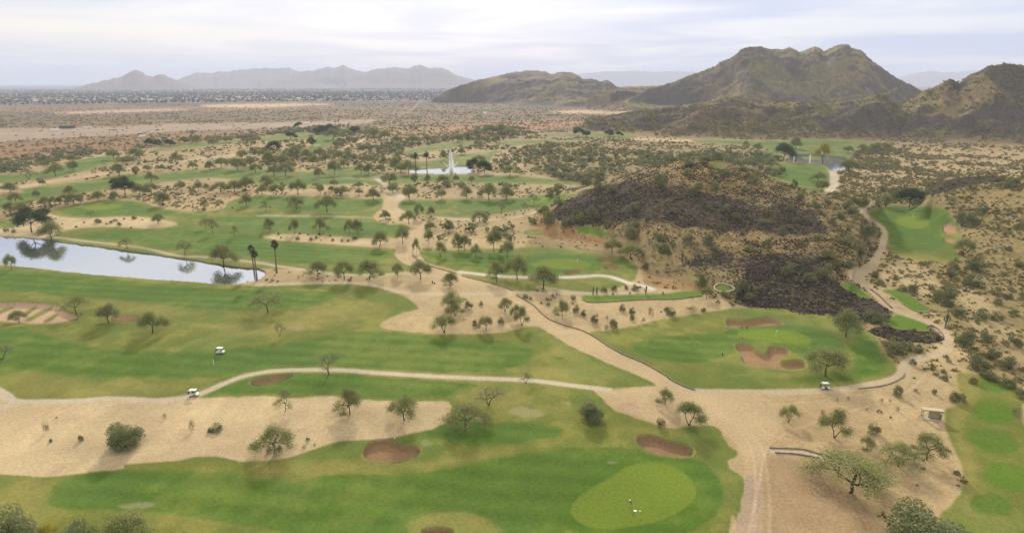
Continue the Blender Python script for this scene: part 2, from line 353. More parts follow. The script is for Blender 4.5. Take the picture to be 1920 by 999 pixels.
# --- fairways
FW = [
    ([(88, 925), (119, 897), (180, 886), (237, 880), (339, 882), (424, 886), (480, 895), (548, 903), (599, 892), (683, 888), (768, 887), (853, 875), (904, 865), (960, 853), (1045, 840), (1130, 838), (1191, 840), (1225, 855), (1299, 860), (1333, 880), (1353, 914), (1350, 952), (1326, 979), (1286, 996), (1240, 1040), (1000, 1060), (940, 990), (880, 962), (820, 968), (760, 1000), (700, 1010), (560, 1000), (480, 985), (400, 975), (305, 960), (200, 955), (102, 950)], 3),
    ([(-460, 515), (0, 507), (150, 518), (300, 532), (400, 540), (500, 545), (600, 546), (632, 555), (600, 568), (540, 577), (470, 582), (400, 580), (300, 572), (200, 562), (120, 556), (0, 545), (-460, 540)], 4),
    ([(-460, 680), (0, 615), (60, 622), (150, 645), (260, 660), (400, 655), (480, 650), (560, 638), (680, 620), (760, 625), (850, 635), (940, 640), (1000, 660), (960, 690), (850, 698), (700, 690), (600, 684), (520, 686), (440, 700), (360, 708), (250, 706), (150, 706), (60, 695), (0, 700), (-460, 720)], 4),
    ([(370, 741), (420, 722), (480, 705), (545, 700), (640, 700), (760, 710), (860, 716), (900, 722), (860, 738), (800, 745), (720, 745), (640, 738), (560, 736), (470, 738)], 4),
    ([(800, 770), (900, 790), (990, 790), (1050, 800), (1040, 818), (930, 835), (850, 828), (800, 815)], 5),
    ([(130, 440), (225, 429), (300, 432), (330, 424), (400, 420), (480, 424), (500, 432), (492, 446), (540, 455), (600, 460), (720, 470), (735, 480), (700, 492), (640, 498), (560, 494), (480, 484), (400, 474), (300, 462), (200, 450)], 3),
    ([(110, 398), (150, 388), (212, 379), (250, 380), (290, 393), (400, 405), (520, 407), (640, 410), (735, 424), (750, 432), (700, 440), (640, 438), (560, 432), (500, 428), (420, 416), (340, 408), (280, 401), (200, 404), (140, 403)], 2),
    ([(445, 375), (530, 370), (640, 373), (700, 376), (715, 380), (690, 392), (600, 397), (520, 392), (460, 384)], 2),
    ([(755, 382), (800, 378), (950, 376), (1060, 368), (1030, 380), (990, 388), (940, 391), (860, 386), (800, 388)], 2),
    ([(800, 474), (900, 472), (960, 476), (960, 500), (900, 505), (850, 495), (810, 485)], 3),
    ([(970, 492), (985, 482), (1016, 476), (1072, 477), (1111, 483), (1128, 497), (1118, 509), (1080, 513), (1000, 512), (960, 505)], 1),
    ([(1188, 650), (1204, 638), (1240, 631), (1300, 628), (1352, 624), (1375, 615), (1440, 609), (1496, 612), (1552, 623), (1582, 644), (1576, 656), (1540, 664), (1512, 672), (1440, 640), (1400, 645), (1380, 660), (1350, 670), (1299, 680), (1231, 673), (1195, 662)], 1),
    ([(1600, 620), (1640, 640), (1660, 680), (1640, 705), (1560, 718), (1480, 715), (1520, 700), (1590, 690), (1600, 660)], 6),
    ([(1634, 402), (1655, 391), (1690, 386), (1745, 390), (1772, 397), (1780, 415), (1762, 425), (1765, 445), (1770, 462), (1740, 470), (1690, 466), (1668, 455), (1668, 438), (1655, 420)], 1),
    ([(1460, 312), (1510, 310), (1545, 314), (1550, 330), (1540, 350), (1505, 348), (1470, 335)], 2),
    ([(595, 259), (630, 258), (600, 278), (575, 291)], 1),
    ([(1310, 264), (1440, 266), (1515, 264), (1600, 266), (1560, 272), (1440, 272), (1340, 268)], 1),
    ([(510, 338), (600, 334), (700, 340), (640, 345), (540, 346)], 1),
    ([(700, 340), (800, 333), (955, 334), (1040, 340), (955, 342), (800, 339)], 1),
    ([(0, 338), (80, 330), (140, 320), (205, 300), (190, 297), (120, 315), (40, 330)], 1),
    ([(0, 378), (80, 364), (180, 350), (280, 338), (400, 326), (470, 324), (440, 322), (300, 328), (180, 342), (80, 355), (0, 372)], 1),
]
for P, b in FW:
    zone('fairway', 'fair', P, b)
# --- worn, yellowed turf
for P, a in [([(380, 612), (420, 606), (500, 608), (560, 600), (600, 610), (520, 625), (440, 628)], .5), ([(850, 735), (900, 728), (990, 735), (1000, 752), (930, 765), (860, 752)], .35),
             ([(480, 868), (600, 862), (760, 868), (880, 850), (960, 838), (950, 850), (850, 868), (700, 882), (560, 892), (480, 884)], .4),
             ([(0, 905), (80, 900), (100, 930), (60, 960), (0, 960), (-200, 940)], .4), ([(620, 640), (760, 655), (960, 660), (940, 668), (760, 662), (620, 650)], .15),
             ([(560, 590), (660, 570), (740, 575), (700, 590), (640, 606), (580, 610)], .35), ([(960, 690), (1060, 690), (1120, 700), (1160, 722), (1080, 715), (980, 702)], .4),
             ([(200, 560), (380, 584), (560, 590), (500, 600), (300, 590), (180, 572)], .35), ([(1030, 620), (1080, 660), (1200, 718), (1120, 700), (1040, 655)], .4),
             ([(30, 700), (200, 715), (350, 722), (300, 740), (100, 742), (30, 745)], .3), ([(1240, 640), (1320, 600), (1380, 590), (1340, 615), (1260, 625)], .2),
             ([(870, 960), (800, 965), (760, 985), (800, 1010), (900, 1010), (940, 990)], .55), ([(1180, 1000), (1100, 980), (1060, 1000), (1160, 1020)], .5),
             ([(1120, 805), (1200, 800), (1310, 815), (1350, 850), (1330, 850), (1290, 825), (1200, 812)], .35), ([(1330, 880), (1385, 900), (1380, 960), (1340, 1000), (1355, 930)], .35),
             ([(1790, 710), (1830, 700), (1830, 760), (1800, 800), (1830, 860), (1840, 940), (1920, 990), (1810, 960), (1810, 880), (1785, 800)], .5), ([(1560, 600), (1620, 640), (1600, 650), (1540, 610)], .2),
             ([(100, 432), (420, 425), (520, 447), (735, 463), (738, 456), (720, 470), (520, 452), (400, 428), (110, 436)], .3), ([(480, 495), (300, 478), (120, 455), (300, 470), (480, 488)], .3)]:
    zone(None, 'rough', P, 6, amount=a, col=(0.24, 0.195, 0.065))
for P in [[(960, 765), (985, 762), (1018, 774), (1015, 781), (985, 782), (958, 775)], [(890, 785), (905, 780), (920, 785), (905, 792)], [(790, 825), (805, 824), (810, 834), (792, 836)], [(1060, 752), (1068, 752), (1068, 760), (1060, 758)], [(1140, 863), (1160, 866), (1160, 869), (1140, 868)], [(225, 945), (280, 940), (285, 950), (230, 952)], [(540, 612), (570, 612), (560, 620)]]:
    zone(None, 'sand', P, 2, amount=.28, col=(0.36, 0.31, 0.22))
# --- sand and dirt on top of the turf
zone('sandy_ground', 'sand', [(-460, 745), (-40, 742), (20, 757), (100, 753), (200, 749), (300, 751), (360, 746), (430, 744), (500, 742), (541, 746), (616, 742), (683, 749), (731, 751), (768, 753), (819, 751), (841, 753), (848, 765), (843, 780), (836, 792), (812, 804), (785, 809), (731, 821), (697, 825), (650, 826), (622, 831), (582, 845), (541, 857), (480, 864), (448, 864), (417, 857), (380, 855), (326, 863), (237, 870), (226, 878), (136, 889), (68, 894), (0, 889), (-460, 880)], 1)
zone('sandy_ground', 'sand', [(-460, 448), (-460, 432), (0, 428), (28, 426), (40, 412), (70, 400), (94, 399), (100, 403), (125, 407), (170, 408), (245, 406), (275, 408), (312, 413), (332, 418), (327, 423), (300, 427), (275, 429), (225, 426), (175, 426), (125, 432), (104, 440), (80, 446), (40, 443), (0, 440)], 1)
zone('sandy_ground', 'sand', [(493, 442), (516, 439), (564, 439), (606, 442), (648, 444), (693, 447), (732, 446), (746, 446), (760, 439), (774, 428), (790, 440), (785, 470), (800, 500), (769, 498), (749, 487), (741, 476), (743, 467), (704, 464), (648, 460), (600, 456), (536, 452), (497, 446)], 1)
zone('dirt_road', 'road', [(722, 366), (745, 370), (760, 372), (748, 380), (746, 390), (760, 398), (778, 405), (800, 420), (792, 440), (776, 455), (773, 470), (777, 483), (794, 495), (816, 503), (839, 509), (872, 519), (906, 528), (960, 547), (988, 566), (1002, 575), (1016, 589), (1036, 603), (1072, 615), (1094, 622), (1117, 634), (1139, 649), (1170, 666), (1204, 680), (1245, 703), (1265, 717), (1303, 732), (1360, 737), (1440, 745), (1470, 780), (1440, 840), (1430, 900), (1400, 900), (1395, 870), (1385, 840), (1362, 815), (1345, 798), (1300, 795), (1240, 790), (1190, 775), (1150, 765), (1130, 748), (1113, 730), (1147, 733), (1197, 725), (1230, 722), (1197, 704), (1139, 680), (1078, 652), (1044, 633), (1010, 611), (985, 608), (960, 590), (900, 565), (840, 552), (800, 540), (770, 520), (766, 506), (768, 498), (748, 486), (741, 474), (744, 460), (752, 440), (770, 428), (755, 420), (735, 410), (722, 400), (718, 385)], 1)
zone('dirt_ground', 'brown', [(1440, 855), (1500, 862), (1545, 862), (1560, 890), (1600, 940), (1640, 1000), (1650, 1380), (1425, 1380), (1430, 1000), (1432, 900)], 6, amount=.55)
zone('cart_path', 'path', [(1396, 892), (1424, 894), (1430, 940), (1424, 1000), (1410, 1380), (1370, 1380), (1380, 1000), (1390, 960), (1396, 920)], 1, col=(0.30, 0.225, 0.155))
zone(None, 'sand', [(1160, 758), (1178, 753), (1195, 760), (1196, 770), (1178, 776), (1162, 769)], 1, amount=.35, col=(0.30, 0.22, 0.15))
# wheel tracks worn into the dirt
for pts in [[(765, 440), (760, 460), (762, 490), (790, 515), (860, 535), (930, 555), (990, 585), (1060, 625), (1150, 670), (1230, 710), (1290, 740), (1350, 775), (1400, 830), (1412, 890), (1410, 1000)],
            [(775, 420), (768, 445), (766, 480), (800, 510), (880, 530), (950, 556), (1010, 590), (1090, 630), (1180, 672), (1260, 715), (1340, 745), (1440, 755), (1560, 745), (1660, 728)],
            [(1400, 1000), (1420, 900), (1440, 830), (1520, 790), (1620, 760), (1700, 730), (1740, 690)], [(1440, 1000), (1436, 900), (1420, 830), (1360, 780), (1300, 755)],
            [(0, 800), (120, 790), (260, 810), (420, 800), (600, 770), (760, 765), (830, 775)], [(0, 850), (160, 842), (300, 825), (480, 830), (600, 800), (740, 800)], [(60, 870), (240, 850), (420, 835)]]:
    for off in (0, 9):
        q_ = [(a_ + off * .9, b_ + off * .35) for a_, b_ in pts]
        way(None, 'brown', q_, .38, 1, amount=.28)
    way(None, 'road', [(a_ + 4, b_ + 2) for a_, b_ in pts], .8, 1, amount=.35, col=(0.47, 0.36, 0.23))
# --- tees and greens
zone('fairway', 'fair', [(1045, 960), (1060, 930), (1100, 895), (1160, 865), (1230, 853), (1300, 865), (1340, 890), (1354, 930), (1330, 970), (1290, 1000), (1230, 1020), (1130, 1015), (1060, 990)], 4, col=(0.066, 0.122, 0.013))
zone('putting_green', 'green', [(1070, 955), (1079, 938), (1106, 916), (1150, 891), (1170, 877), (1197, 868), (1231, 866), (1265, 875), (1292, 894), (1306, 918), (1299, 938), (1275, 958), (1231, 977), (1170, 989), (1123, 991), (1092, 982), (1074, 967)], 1)
zone('putting_green', 'green', [(1383, 624), (1400, 619), (1440, 616), (1490, 621), (1520, 634), (1515, 645), (1480, 645), (1440, 640), (1400, 634)], 1)
zone('putting_green', 'green', [(999, 494), (1030, 486), (1072, 485), (1106, 494), (1103, 502), (1072, 505), (1030, 503), (1000, 499)], 1)
zone('putting_green', 'green', [(1680, 415), (1687, 408), (1715, 405), (1740, 410), (1742, 420), (1727, 429), (1702, 427), (1685, 422)], 1)
zone('putting_green', 'green', [(160, 387), (190, 382), (222, 383), (230, 387), (205, 393), (165, 394)], 1)
zone('putting_green', 'green', [(985, 378), (1010, 372), (1040, 371), (1030, 378), (1000, 384)], 1)
T_ = [[(1092, 561), (1093, 554), (1117, 553), (1184, 552), (1240, 551), (1282, 546), (1316, 545), (1320, 550), (1317, 555), (1296, 557), (1263, 561), (1198, 562), (1142, 565), (1106, 567)],
      [(1341, 539), (1344, 535), (1352, 534), (1366, 537), (1376, 543), (1361, 546), (1345, 544)],
      [(1574, 533), (1597, 532), (1614, 543), (1632, 557), (1620, 559), (1600, 550)],
      [(1654, 544), (1681, 543), (1709, 554), (1722, 565), (1743, 577), (1738, 584), (1715, 582), (1692, 569), (1675, 556)],
      [(1657, 607), (1664, 599), (1687, 590), (1720, 596), (1737, 608), (1741, 620), (1706, 619), (1675, 614)],
      ell(1866, 724, 32, 11, .15), ell(1864, 772, 40, 23, .15), ell(1862, 826, 51, 20, .25), ell(1892, 893, 48, 26, .2), ell(1857, 945, 40, 19, .15),
      [(1080, 428), (1092, 425), (1120, 429), (1140, 436), (1140, 440), (1110, 439), (1088, 436)]]
for i_, P in enumerate(T_): zone('tee_box', 'tee', P, 3 if 5 <= i_ < 10 else 1, col=(0.082, 0.134, 0.018) if i_ % 2 else None)
# --- bunkers
BK = [[(682, 847), (690, 833), (705, 825), (722, 824), (741, 826), (751, 835), (772, 835), (787, 843), (779, 855), (758, 863), (731, 867), (700, 864), (684, 855)],
      [(1194, 823), (1204, 816), (1225, 817), (1252, 826), (1282, 833), (1299, 843), (1292, 853), (1265, 856), (1231, 852), (1204, 836)],
      [(1380, 650), (1388, 645), (1408, 648), (1419, 658), (1430, 663), (1440, 661), (1443, 652), (1455, 649), (1472, 652), (1479, 660), (1473, 666), (1463, 671), (1468, 677), (1496, 676), (1508, 679), (1509, 687), (1480, 690), (1440, 689), (1405, 685), (1393, 675), (1390, 662)],
      [(1363, 600), (1378, 599), (1395, 601), (1420, 598), (1437, 595), (1455, 599), (1467, 606), (1456, 610), (1430, 611), (1400, 612), (1368, 611)],
      [(1120, 486), (1139, 482), (1154, 485), (1139, 491), (1125, 490)], [(1131, 501), (1142, 496), (1157, 497), (1160, 502), (1145, 505)], [(1056, 512), (1072, 506), (1089, 506), (1086, 511), (1070, 513)],
      [(470, 715), (500, 706), (547, 701), (540, 707), (510, 718), (480, 721)],
      [(207, 593), (238, 592), (262, 596), (241, 602), (213, 600)], [(1768, 422), (1787, 422), (1793, 431), (1790, 438), (1773, 436)], [(1771, 448), (1793, 450), (1793, 455), (1773, 453)],
      ell(820, 996, 30, 7)]
def grow(P, k):
    c_ = np.mean(np.array(P, float), 0); return [tuple(c_ + (np.array(q_) - c_) * k) for q_ in P]
for i, P in enumerate(BK):
    zone(None, 'sand', grow(P, 1.09), 1, amount=.30)
    zone('sand_bunker', 'bunker', P, 1, col=(0.33, 0.20, 0.125) if i in (9, 10, 8) else None)
zone('sand_bunker', 'bunker', [(-40, 570), (0, 568), (56, 568), (106, 572), (120, 582), (146, 594), (134, 600), (98, 606), (42, 606), (0, 602), (-60, 600)], 1, col=(0.40, 0.27, 0.18))
for P in [[(-10, 586), (10, 578), (28, 576), (14, 583), (-5, 590)], [(42, 590), (55, 580), (68, 575), (70, 577), (58, 586), (46, 592)], [(48, 600), (70, 586), (95, 577), (98, 580), (76, 592), (56, 602)], [(81, 603), (94, 593), (107, 587), (110, 590), (98, 600), (86, 605)]]:
    zone('rough_grass', 'rough', P, 1)
# --- ways
way('cart_path', 'path', [(-160, 690), (-60, 710), (-10, 729), (12, 742), (30, 752), (102, 752), (146, 751), (190, 747), (237, 747.5), (281, 750), (322, 748), (353, 743), (380, 736), (424, 717), (450, 707), (480, 700), (514, 695), (565, 693), (609, 693), (650, 694), (700, 698), (768, 702.5), (853, 707), (960, 711), (1011, 714.5), (1062, 721), (1113, 727), (1147, 731)], 2.6)
way('cart_path', 'path', [(-200, 720), (-60, 762), (0, 765), (28, 754)], 2.4)
way('cart_path', 'path', [(-160, 433), (60, 440), (104, 445), (120, 447), (168, 453), (232, 460), (280, 467), (336, 480), (389, 482), (480, 492), (522, 499), (572, 506), (620, 513), (648, 515), (693, 515), (732, 514), (768, 510)], 2.4)
way('cart_path', 'path', [(480, 534), (540, 532), (592, 530.5), (640, 530), (676, 531.5), (710, 537), (757, 548), (816, 551), (880, 551), (928, 549), (960, 548), (1038, 550), (1090, 549), (1130, 551), (1200, 547), (1226, 543)], 2.6)
way('cart_path', 'white', [(858, 509), (895, 513), (928, 517), (960, 518.5), (1002, 519.5), (1058, 519.8), (1094, 518), (1122, 516.5), (1145, 519), (1162, 524), (1178, 530), (1212, 538), (1226, 544)], 2.6)
way('cart_path', 'path', [(1552, 362), (1563, 345), (1563, 325), (1558, 316)], 7)
way('cart_path', 'path', [(1640, 375), (1632, 386), (1618, 396), (1630, 410), (1648, 422), (1658, 436), (1655, 456), (1647, 476), (1630, 497), (1606, 512), (1600, 523), (1619, 534), (1642, 551), (1664, 571), (1684, 585), (1722, 598), (1752, 610), (1771, 628), (1778, 645), (1766, 660), (1737, 668), (1711, 676), (1696, 686), (1693, 700), (1670, 713), (1610, 725), (1555, 731.5), (1440, 734.5), (1333, 733.5), (1290, 733)], 3.2, col=(0.36, 0.285, 0.185))
zone(None, 'path', [(1590, 505), (1640, 492), (1650, 478), (1646, 500), (1625, 515), (1620, 530), (1600, 530), (1592, 518)], 1, amount=.6, col=(0.36, 0.285, 0.185))
way('cart_path', 'path', [(1443, 845), (1508, 848), (1540, 857), (1600, 865)], 2.2)
way('cart_path', 'path', [(587, 336), (630, 336), (665, 334), (705, 332), (760, 326), (800, 325.5), (880, 325.5), (960, 329)], 3)
way('cart_path', 'path', [(740, 376), (752, 370), (735, 360), (722, 345), (705, 335)], 6)
way('cart_path', 'path', [(480, 404), (560, 405), (630, 406), (700, 408)], 3)
way(None, 'sand', [(640, 280), (665, 270), (682, 262), (678, 254)], 9)
way(None, 'sand', [(0, 358), (100, 340), (200, 325), (300, 310), (400, 295), (500, 285), (600, 272)], 10)
way('cart_path', 'path', [(855, 298), (890, 292), (915, 286)], 2.4)
way(None, 'white', [(1300, 168), (1320, 178), (1325, 186)], 12)
way(None, 'path', [(815, 407), (850, 411), (930, 411), (980, 405), (1010, 396)], 3)
# dark rock bank under the tee on the right
zone(None, 'lava', [(1631, 621), (1653, 613), (1675, 617), (1706, 621), (1741, 622), (1768, 632), (1759, 641), (1720, 642), (1678, 637), (1645, 629)], 1)
darker([(1631, 621), (1653, 613), (1675, 617), (1706, 621), (1741, 622), (1768, 632), (1759, 641), (1720, 642), (1678, 637), (1645, 629)], .8, 1)
dens(rockd, .8, [(1631, 621), (1653, 615), (1706, 623), (1768, 632), (1759, 641), (1678, 637)], 1)
zone(None, 'lava', [(1560, 565), (1620, 565), (1650, 570), (1670, 592), (1640, 605), (1600, 606), (1560, 592)], 2, amount=.8)
# --- water
PONDS = [[(-460, 400), (-200, 420), (0, 443), (28, 444), (84, 449), (126, 455), (196, 464), (280, 476), (364, 488), (420, 497), (462, 501.5), (485, 504), (497, 511), (491, 519), (476, 524), (448, 529), (420, 530), (364, 527), (280, 522), (196, 515), (112, 506), (42, 498), (0, 493), (-200, 480), (-460, 470)],
         [(766, 323), (770, 319), (780, 317.5), (805, 316), (842, 314.5), (877, 311.5), (885, 313), (885, 323), (877, 325), (855, 325), (780, 325)],
         [(1475, 302), (1480, 294), (1490, 289), (1532, 290), (1560, 292), (1587, 296), (1588, 306), (1582, 319), (1570, 321), (1555, 319), (1547, 309), (1502, 305), (1480, 304)]]
for P in PONDS: zone('pond', 'water', P, 0.5)
zone('island_turf', 'rough', [(1502, 295), (1515, 293), (1535, 294), (1542, 298), (1530, 301), (1512, 300)], 0.5)
water[kind == len(ids) - 1] = 0
# --- planting density (trees and shrubs per square metre)
treed *= 0; 
wild = (mask[..., 2] > 0.25)
def dn(arr, v, pts): 
    r = fill(spline(pts), 5); ys, xs, m = r
    w = mask[ys, xs, 2] > 0.12
    arr[ys, xs] = np.where(w, arr[ys, xs] * (1 - m) + m * v, arr[ys, xs])
dn(shrubd, .012, [(1300, 735), (1700, 720), (1800, 700), (1800, 960), (1500, 840), (1300, 760)])
shrubd[(mask[..., 3] > 0.3) | (mask[..., 0] > 0.2)] = 0

# ------------------------------------------------------------------ hills: each a ridge with a crest line, a foot and a back slope
def az_of(px): return math.atan2((px - 960.0) / F, CP)
RIDGES = [
    # name, crest outline, crest distance (list of (px, metres)), foot (px, py) on flat land or metres, back width, profile power, roughness
    dict(n='middle_hill', crest=[(1003, 432), (1040, 396), (1060, 380), (1100, 364), (1150, 346), (1210, 321), (1260, 308), (1320, 296), (1360, 303), (1400, 318), (1440, 332), (1500, 353), (1560, 367), (1600, 376), (1636, 384), (1655, 388)],
         rc=[(1003, 352), (1060, 385), (1150, 405), (1320, 432), (1400, 425), (1500, 405), (1600, 395), (1655, 418)],
         foot=[(1003, 436), (1045, 446), (1090, 456), (1150, 466), (1190, 482), (1215, 530), (1320, 548), (1380, 572), (1450, 590), (1550, 600), (1590, 570), (1602, 522), (1622, 482), (1642, 442), (1655, 400)],
         back=130, p=0.75, rough=1.6),
    dict(n='hill', crest=[(1090, 226), (1140, 222), (1180, 214), (1230, 208), (1280, 200), (1320, 192), (1350, 186), (1370, 183), (1390, 189), (1420, 190), (1440, 191), (1500, 194), (1550, 196), (1600, 190), (1630, 182), (1645, 178), (1660, 182), (1680, 198), (1720, 205), (1760, 212)],
         rc=[(1090, 1150), (1760, 1250)], foot=[(1090, 246), (1140, 248), (1200, 256), (1300, 262), (1400, 262), (1500, 260), (1620, 262), (1760, 266)], back=380, p=1.1, rough=5),
    dict(n='hill', crest=[(1120, 204), (1180, 186), (1215, 168), (1240, 162), (1270, 152), (1300, 141), (1320, 134), (1340, 126), (1352, 116), (1362, 114), (1380, 103), (1390, 93), (1405, 89), (1425, 88), (1440, 91), (1465, 94), (1478, 90), (1486, 91), (1500, 99), (1515, 93), (1527, 88), (1536, 90), (1545, 96), (1560, 90), (1575, 84), (1586, 83), (1597, 91), (1615, 97), (1625, 106), (1640, 118), (1657, 131), (1672, 141), (1690, 151), (1710, 163), (1727, 172), (1750, 186)],
         rc=[(1120, 2100), (1215, 2100), (1500, 2300), (1750, 2000)], foot=[(1120, 206), (1215, 206), (1300, 210), (1400, 222), (1700, 222), (1750, 215)], back=1100, p=1.25, rough=16),
    dict(n='hill', crest=[(1670, 205), (1700, 190), (1727, 173), (1752, 165), (1765, 159), (1774, 153), (1781, 150), (1790, 153), (1798, 157), (1810, 147), (1820, 141), (1835, 136), (1850, 129), (1868, 124), (1885, 120), (1900, 121), (1920, 124), (1960, 118), (2020, 108), (2100, 112), (2250, 150), (2330, 190)],
         rc=[(1670, 1250), (1920, 1350), (2330, 1400)], foot=[(1670, 262), (1800, 268), (1920, 276), (2330, 290)], back=600, p=1.15, rough=7),
    dict(n='hill', crest=[(800, 194), (815, 184), (840, 170), (862, 161), (880, 156), (900, 150), (920, 146), (940, 141), (960, 137), (985, 133), (1010, 133), (1022, 134), (1033, 140), (1045, 137), (1058, 135), (1070, 136), (1085, 142), (1092, 148), (1105, 148), (1118, 150), (1125, 154), (1136, 151), (1144, 155), (1155, 163), (1170, 168), (1190, 176), (1210, 182), (1240, 200)],
         rc=[(815, 2700), (1000, 3000), (1210, 2400)], foot=[(815, 188), (880, 192), (960, 197), (1060, 204), (1140, 204), (1210, 200)], back=900, p=1.0, rough=9),
    dict(n='hill', crest=[(1100, 184), (1130, 176), (1160, 171), (1180, 172), (1210, 178), (1240, 186)], rc=[(1100, 2150), (1240, 2150)], foot=[(1100, 203), (1240, 203)], back=300, p=1.0, rough=4),
    dict(n='hill', tap=0.16, crest=[(1700, 362), (1735, 350), (1760, 340), (1800, 333), (1860, 330), (1920, 326), (2020, 318), (2120, 322), (2300, 350)],
         rc=[(1700, 470), (1800, 515), (2300, 530)], foot=[(1715, 385), (1760, 430), (1800, 460), (1850, 510), (1920, 520), (2100, 620), (2300, 640)], back=110, p=0.8, rough=1.2),
    dict(n='hill', crest=[(1090, 192), (1140, 172), (1170, 164), (1230, 162), (1300, 162), (1340, 168), (1400, 186)], rc=2750, foot=1750, back=1500, p=0.9, rough=4),
    dict(n='far_mountain', crest=[(135, 166), (170, 157), (200, 150), (225, 145), (236, 140), (247, 133), (257, 131), (266, 135), (278, 143), (288, 144), (296, 140), (305, 139), (315, 144), (330, 150), (345, 155), (380, 166)], rc=9000, foot=7800, back=1500, p=1.4, rough=25),
    dict(n='far_mountain', crest=[(320, 154), (340, 148), (352, 142), (370, 136), (385, 136), (398, 138), (408, 134), (425, 135), (440, 132), (470, 129), (500, 128), (520, 129), (540, 126), (556, 132), (575, 140), (600, 148), (640, 155)], rc=13000, foot=11000, back=2500, p=1.3, rough=40),
    dict(n='far_mountain', crest=[(480, 153), (520, 146), (556, 136), (570, 133), (590, 132), (605, 128), (617, 125), (626, 128), (636, 124), (643, 121), (652, 126), (664, 131), (680, 135), (700, 142), (740, 152)], rc=11500, foot=10000, back=2500, p=1.3, rough=40),
    dict(n='far_mountain', crest=[(640, 152), (680, 136), (700, 131), (720, 128), (734, 126), (750, 127), (765, 128), (778, 123), (788, 121), (798, 126), (806, 128), (828, 127), (838, 131), (850, 139), (865, 144), (880, 148), (900, 154), (925, 163)], rc=10500, foot=9000, back=2500, p=1.3, rough=35),
    dict(n='far_mountain', crest=[(1060, 152), (1090, 138), (1130, 135), (1170, 134), (1190, 133), (1230, 135), (1270, 134), (1300, 135), (1330, 142), (1360, 152)], rc=19500, foot=17500, back=2500, p=1.1, rough=20),
    dict(n='far_mountain', crest=[(1650, 154), (1700, 142), (1725, 136), (1745, 133), (1765, 136), (1800, 135), (1830, 132), (1860, 136), (1900, 145), (1960, 152)], rc=20500, foot=18500, back=2500, p=1.1, rough=20),
]
rows = []
y = 1300.0
while y > 262:
    gx, gy = flat(960.0, y); rows.append(float(gy)); y -= 1.35
near = [1.0, 12, 25, 38, 50, 58]
R = [r for r in near if r < rows[0] - 3] + rows
while R[-1] < 3300: R.append(R[-1] * 1.0040)
while R[-1] < 31000: R.append(R[-1] * 1.0082)
R = np.array(R)
inner = np.arctan((np.arange(-330, 2251, 2.0) - 960) / F)
out_az = np.linspace(inner[-1], inner[0] + 2 * math.pi, 90)[1:-1]
AZ = np.concatenate([inner, out_az])
NI, NC, NR = len(inner), len(AZ), len(R)
AA, RR = np.meshgrid(AZ, R)
GX = RR * np.sin(AA); GY = RR * np.cos(AA)
print("terrain grid", NR, NC)

AW = np.where(AA > math.pi, AA - 2 * math.pi, AA)
Z = np.zeros_like(GX)
# gentle rolling of the course
roll = (fbm(GX / 34, GY / 34, 3, 3) - 0.5) * 2.6 + (fbm(GX / 9, GY / 9, 5, 2) - 0.5) * 0.35
Z += roll * np.clip(1 - RR / 900.0, 0.12, 1)
RID = np.zeros(GX.shape, np.int8)
hz = np.zeros_like(GX)
nz1 = fbm(GX / 60, GY / 60, 21, 4) - 0.5
nz2 = fbm(GX / 420, GY / 420, 31, 5) - 0.5
nz3 = fbm(GX / 3000, GY / 3000, 41, 6) - 0.5
rocky = (fbm(GX / 3.2, GY / 3.2, 51, 2) - 0.5)
for k, rd in enumerate(RIDGES):
    c = np.array(rd['crest'], float)
    caz, cte = to_az_te(c[:, 0], c[:, 1])
    def curve(v, isfoot=False):
        if isinstance(v, (int, float)): return caz, np.full(len(caz), float(v))
        v = np.array(v, float)
        if isfoot:
            a, _ = to_az_te(v[:, 0], v[:, 1]); fx, fy = flat(v[:, 0], v[:, 1])
            return a, np.hypot(fx, fy)
        return np.array([az_of(q) for q in v[:, 0]]), v[:, 1]
    ra, rv = curve(rd['rc']); fa, fv = curve(rd['foot'], True)
    rc = np.interp(AW, ra, rv); rf = np.interp(AW, fa, fv); te = np.interp(AW, caz, cte)
    te = te + (fbm(AW * 420 + k * 7.7, AW * 0 + k, 300 + k, 4) - .5) * (0.0026 if rc.mean() > 5000 else (0.0016 if rc.mean() > 900 else 0))
    s = rd['rough']; big = nz1 if rc.mean() < 600 else (nz2 if rc.mean() < 5000 else nz3)
    zc = np.maximum(CAM_H + rc * te, 0)
    span = caz[-1] - caz[0]
    zc *= sstep(caz[0], caz[0] + rd.get('tap', 0.03) * span, AW) * (1 - sstep(caz[-1] - 0.03 * span, caz[-1], AW))
    rf = np.minimum(rf, rc - 25)
    rf = rf + big * (rc - rf) * 0.35
    t = np.clip((RR - rf) / (rc - rf), 0, 1)
    tb = np.clip((RR - rc) / rd['back'], 0, 1)
    prof = (np.sin(t * math.pi / 2) ** 2) * 0.45 + (t ** rd['p']) * 0.55
    h = zc * np.where(RR <= rc, prof, 0.5 + 0.5 * np.cos(tb * math.pi))
    env = np.where(RR <= rc, 4 * t * (1 - t), 4 * tb * (1 - tb))
    h = h + env * s * 2.2 * big * np.minimum(zc / (zc.max() + 1e-6) * 2, 1)
    ridge = 1 - np.abs(2 * fbm(GX / (s * 14), GY / (s * 14), 60 + k, 4) - 1) * 2
    ridge2 = 1 - np.abs(2 * fbm(GX / (s * 5), GY / (s * 5), 90 + k, 3) - 1) * 2
    h = h + env * s * (1.5 if s > 3 and s < 20 else .9) * (ridge - 0.5 + .35 * (ridge2 - .5)) * np.minimum(zc / (zc.max() + 1e-6) * 2, 1)
    h = np.maximum(h, 0)
    up_ = h > hz + 0.05
    RID = np.where(up_ & (h > 1.0 + 0.02 * zc.max()), k + 1, RID)
    hz = np.maximum(hz, h)
Z = Z * np.clip(1 - hz / 10, 0.3, 1) + hz
nearhill = (RID == 1) | (RID == 7)
Z += np.where(nearhill, rocky * 1.3 * np.clip(hz / 3, 0, 1), 0)
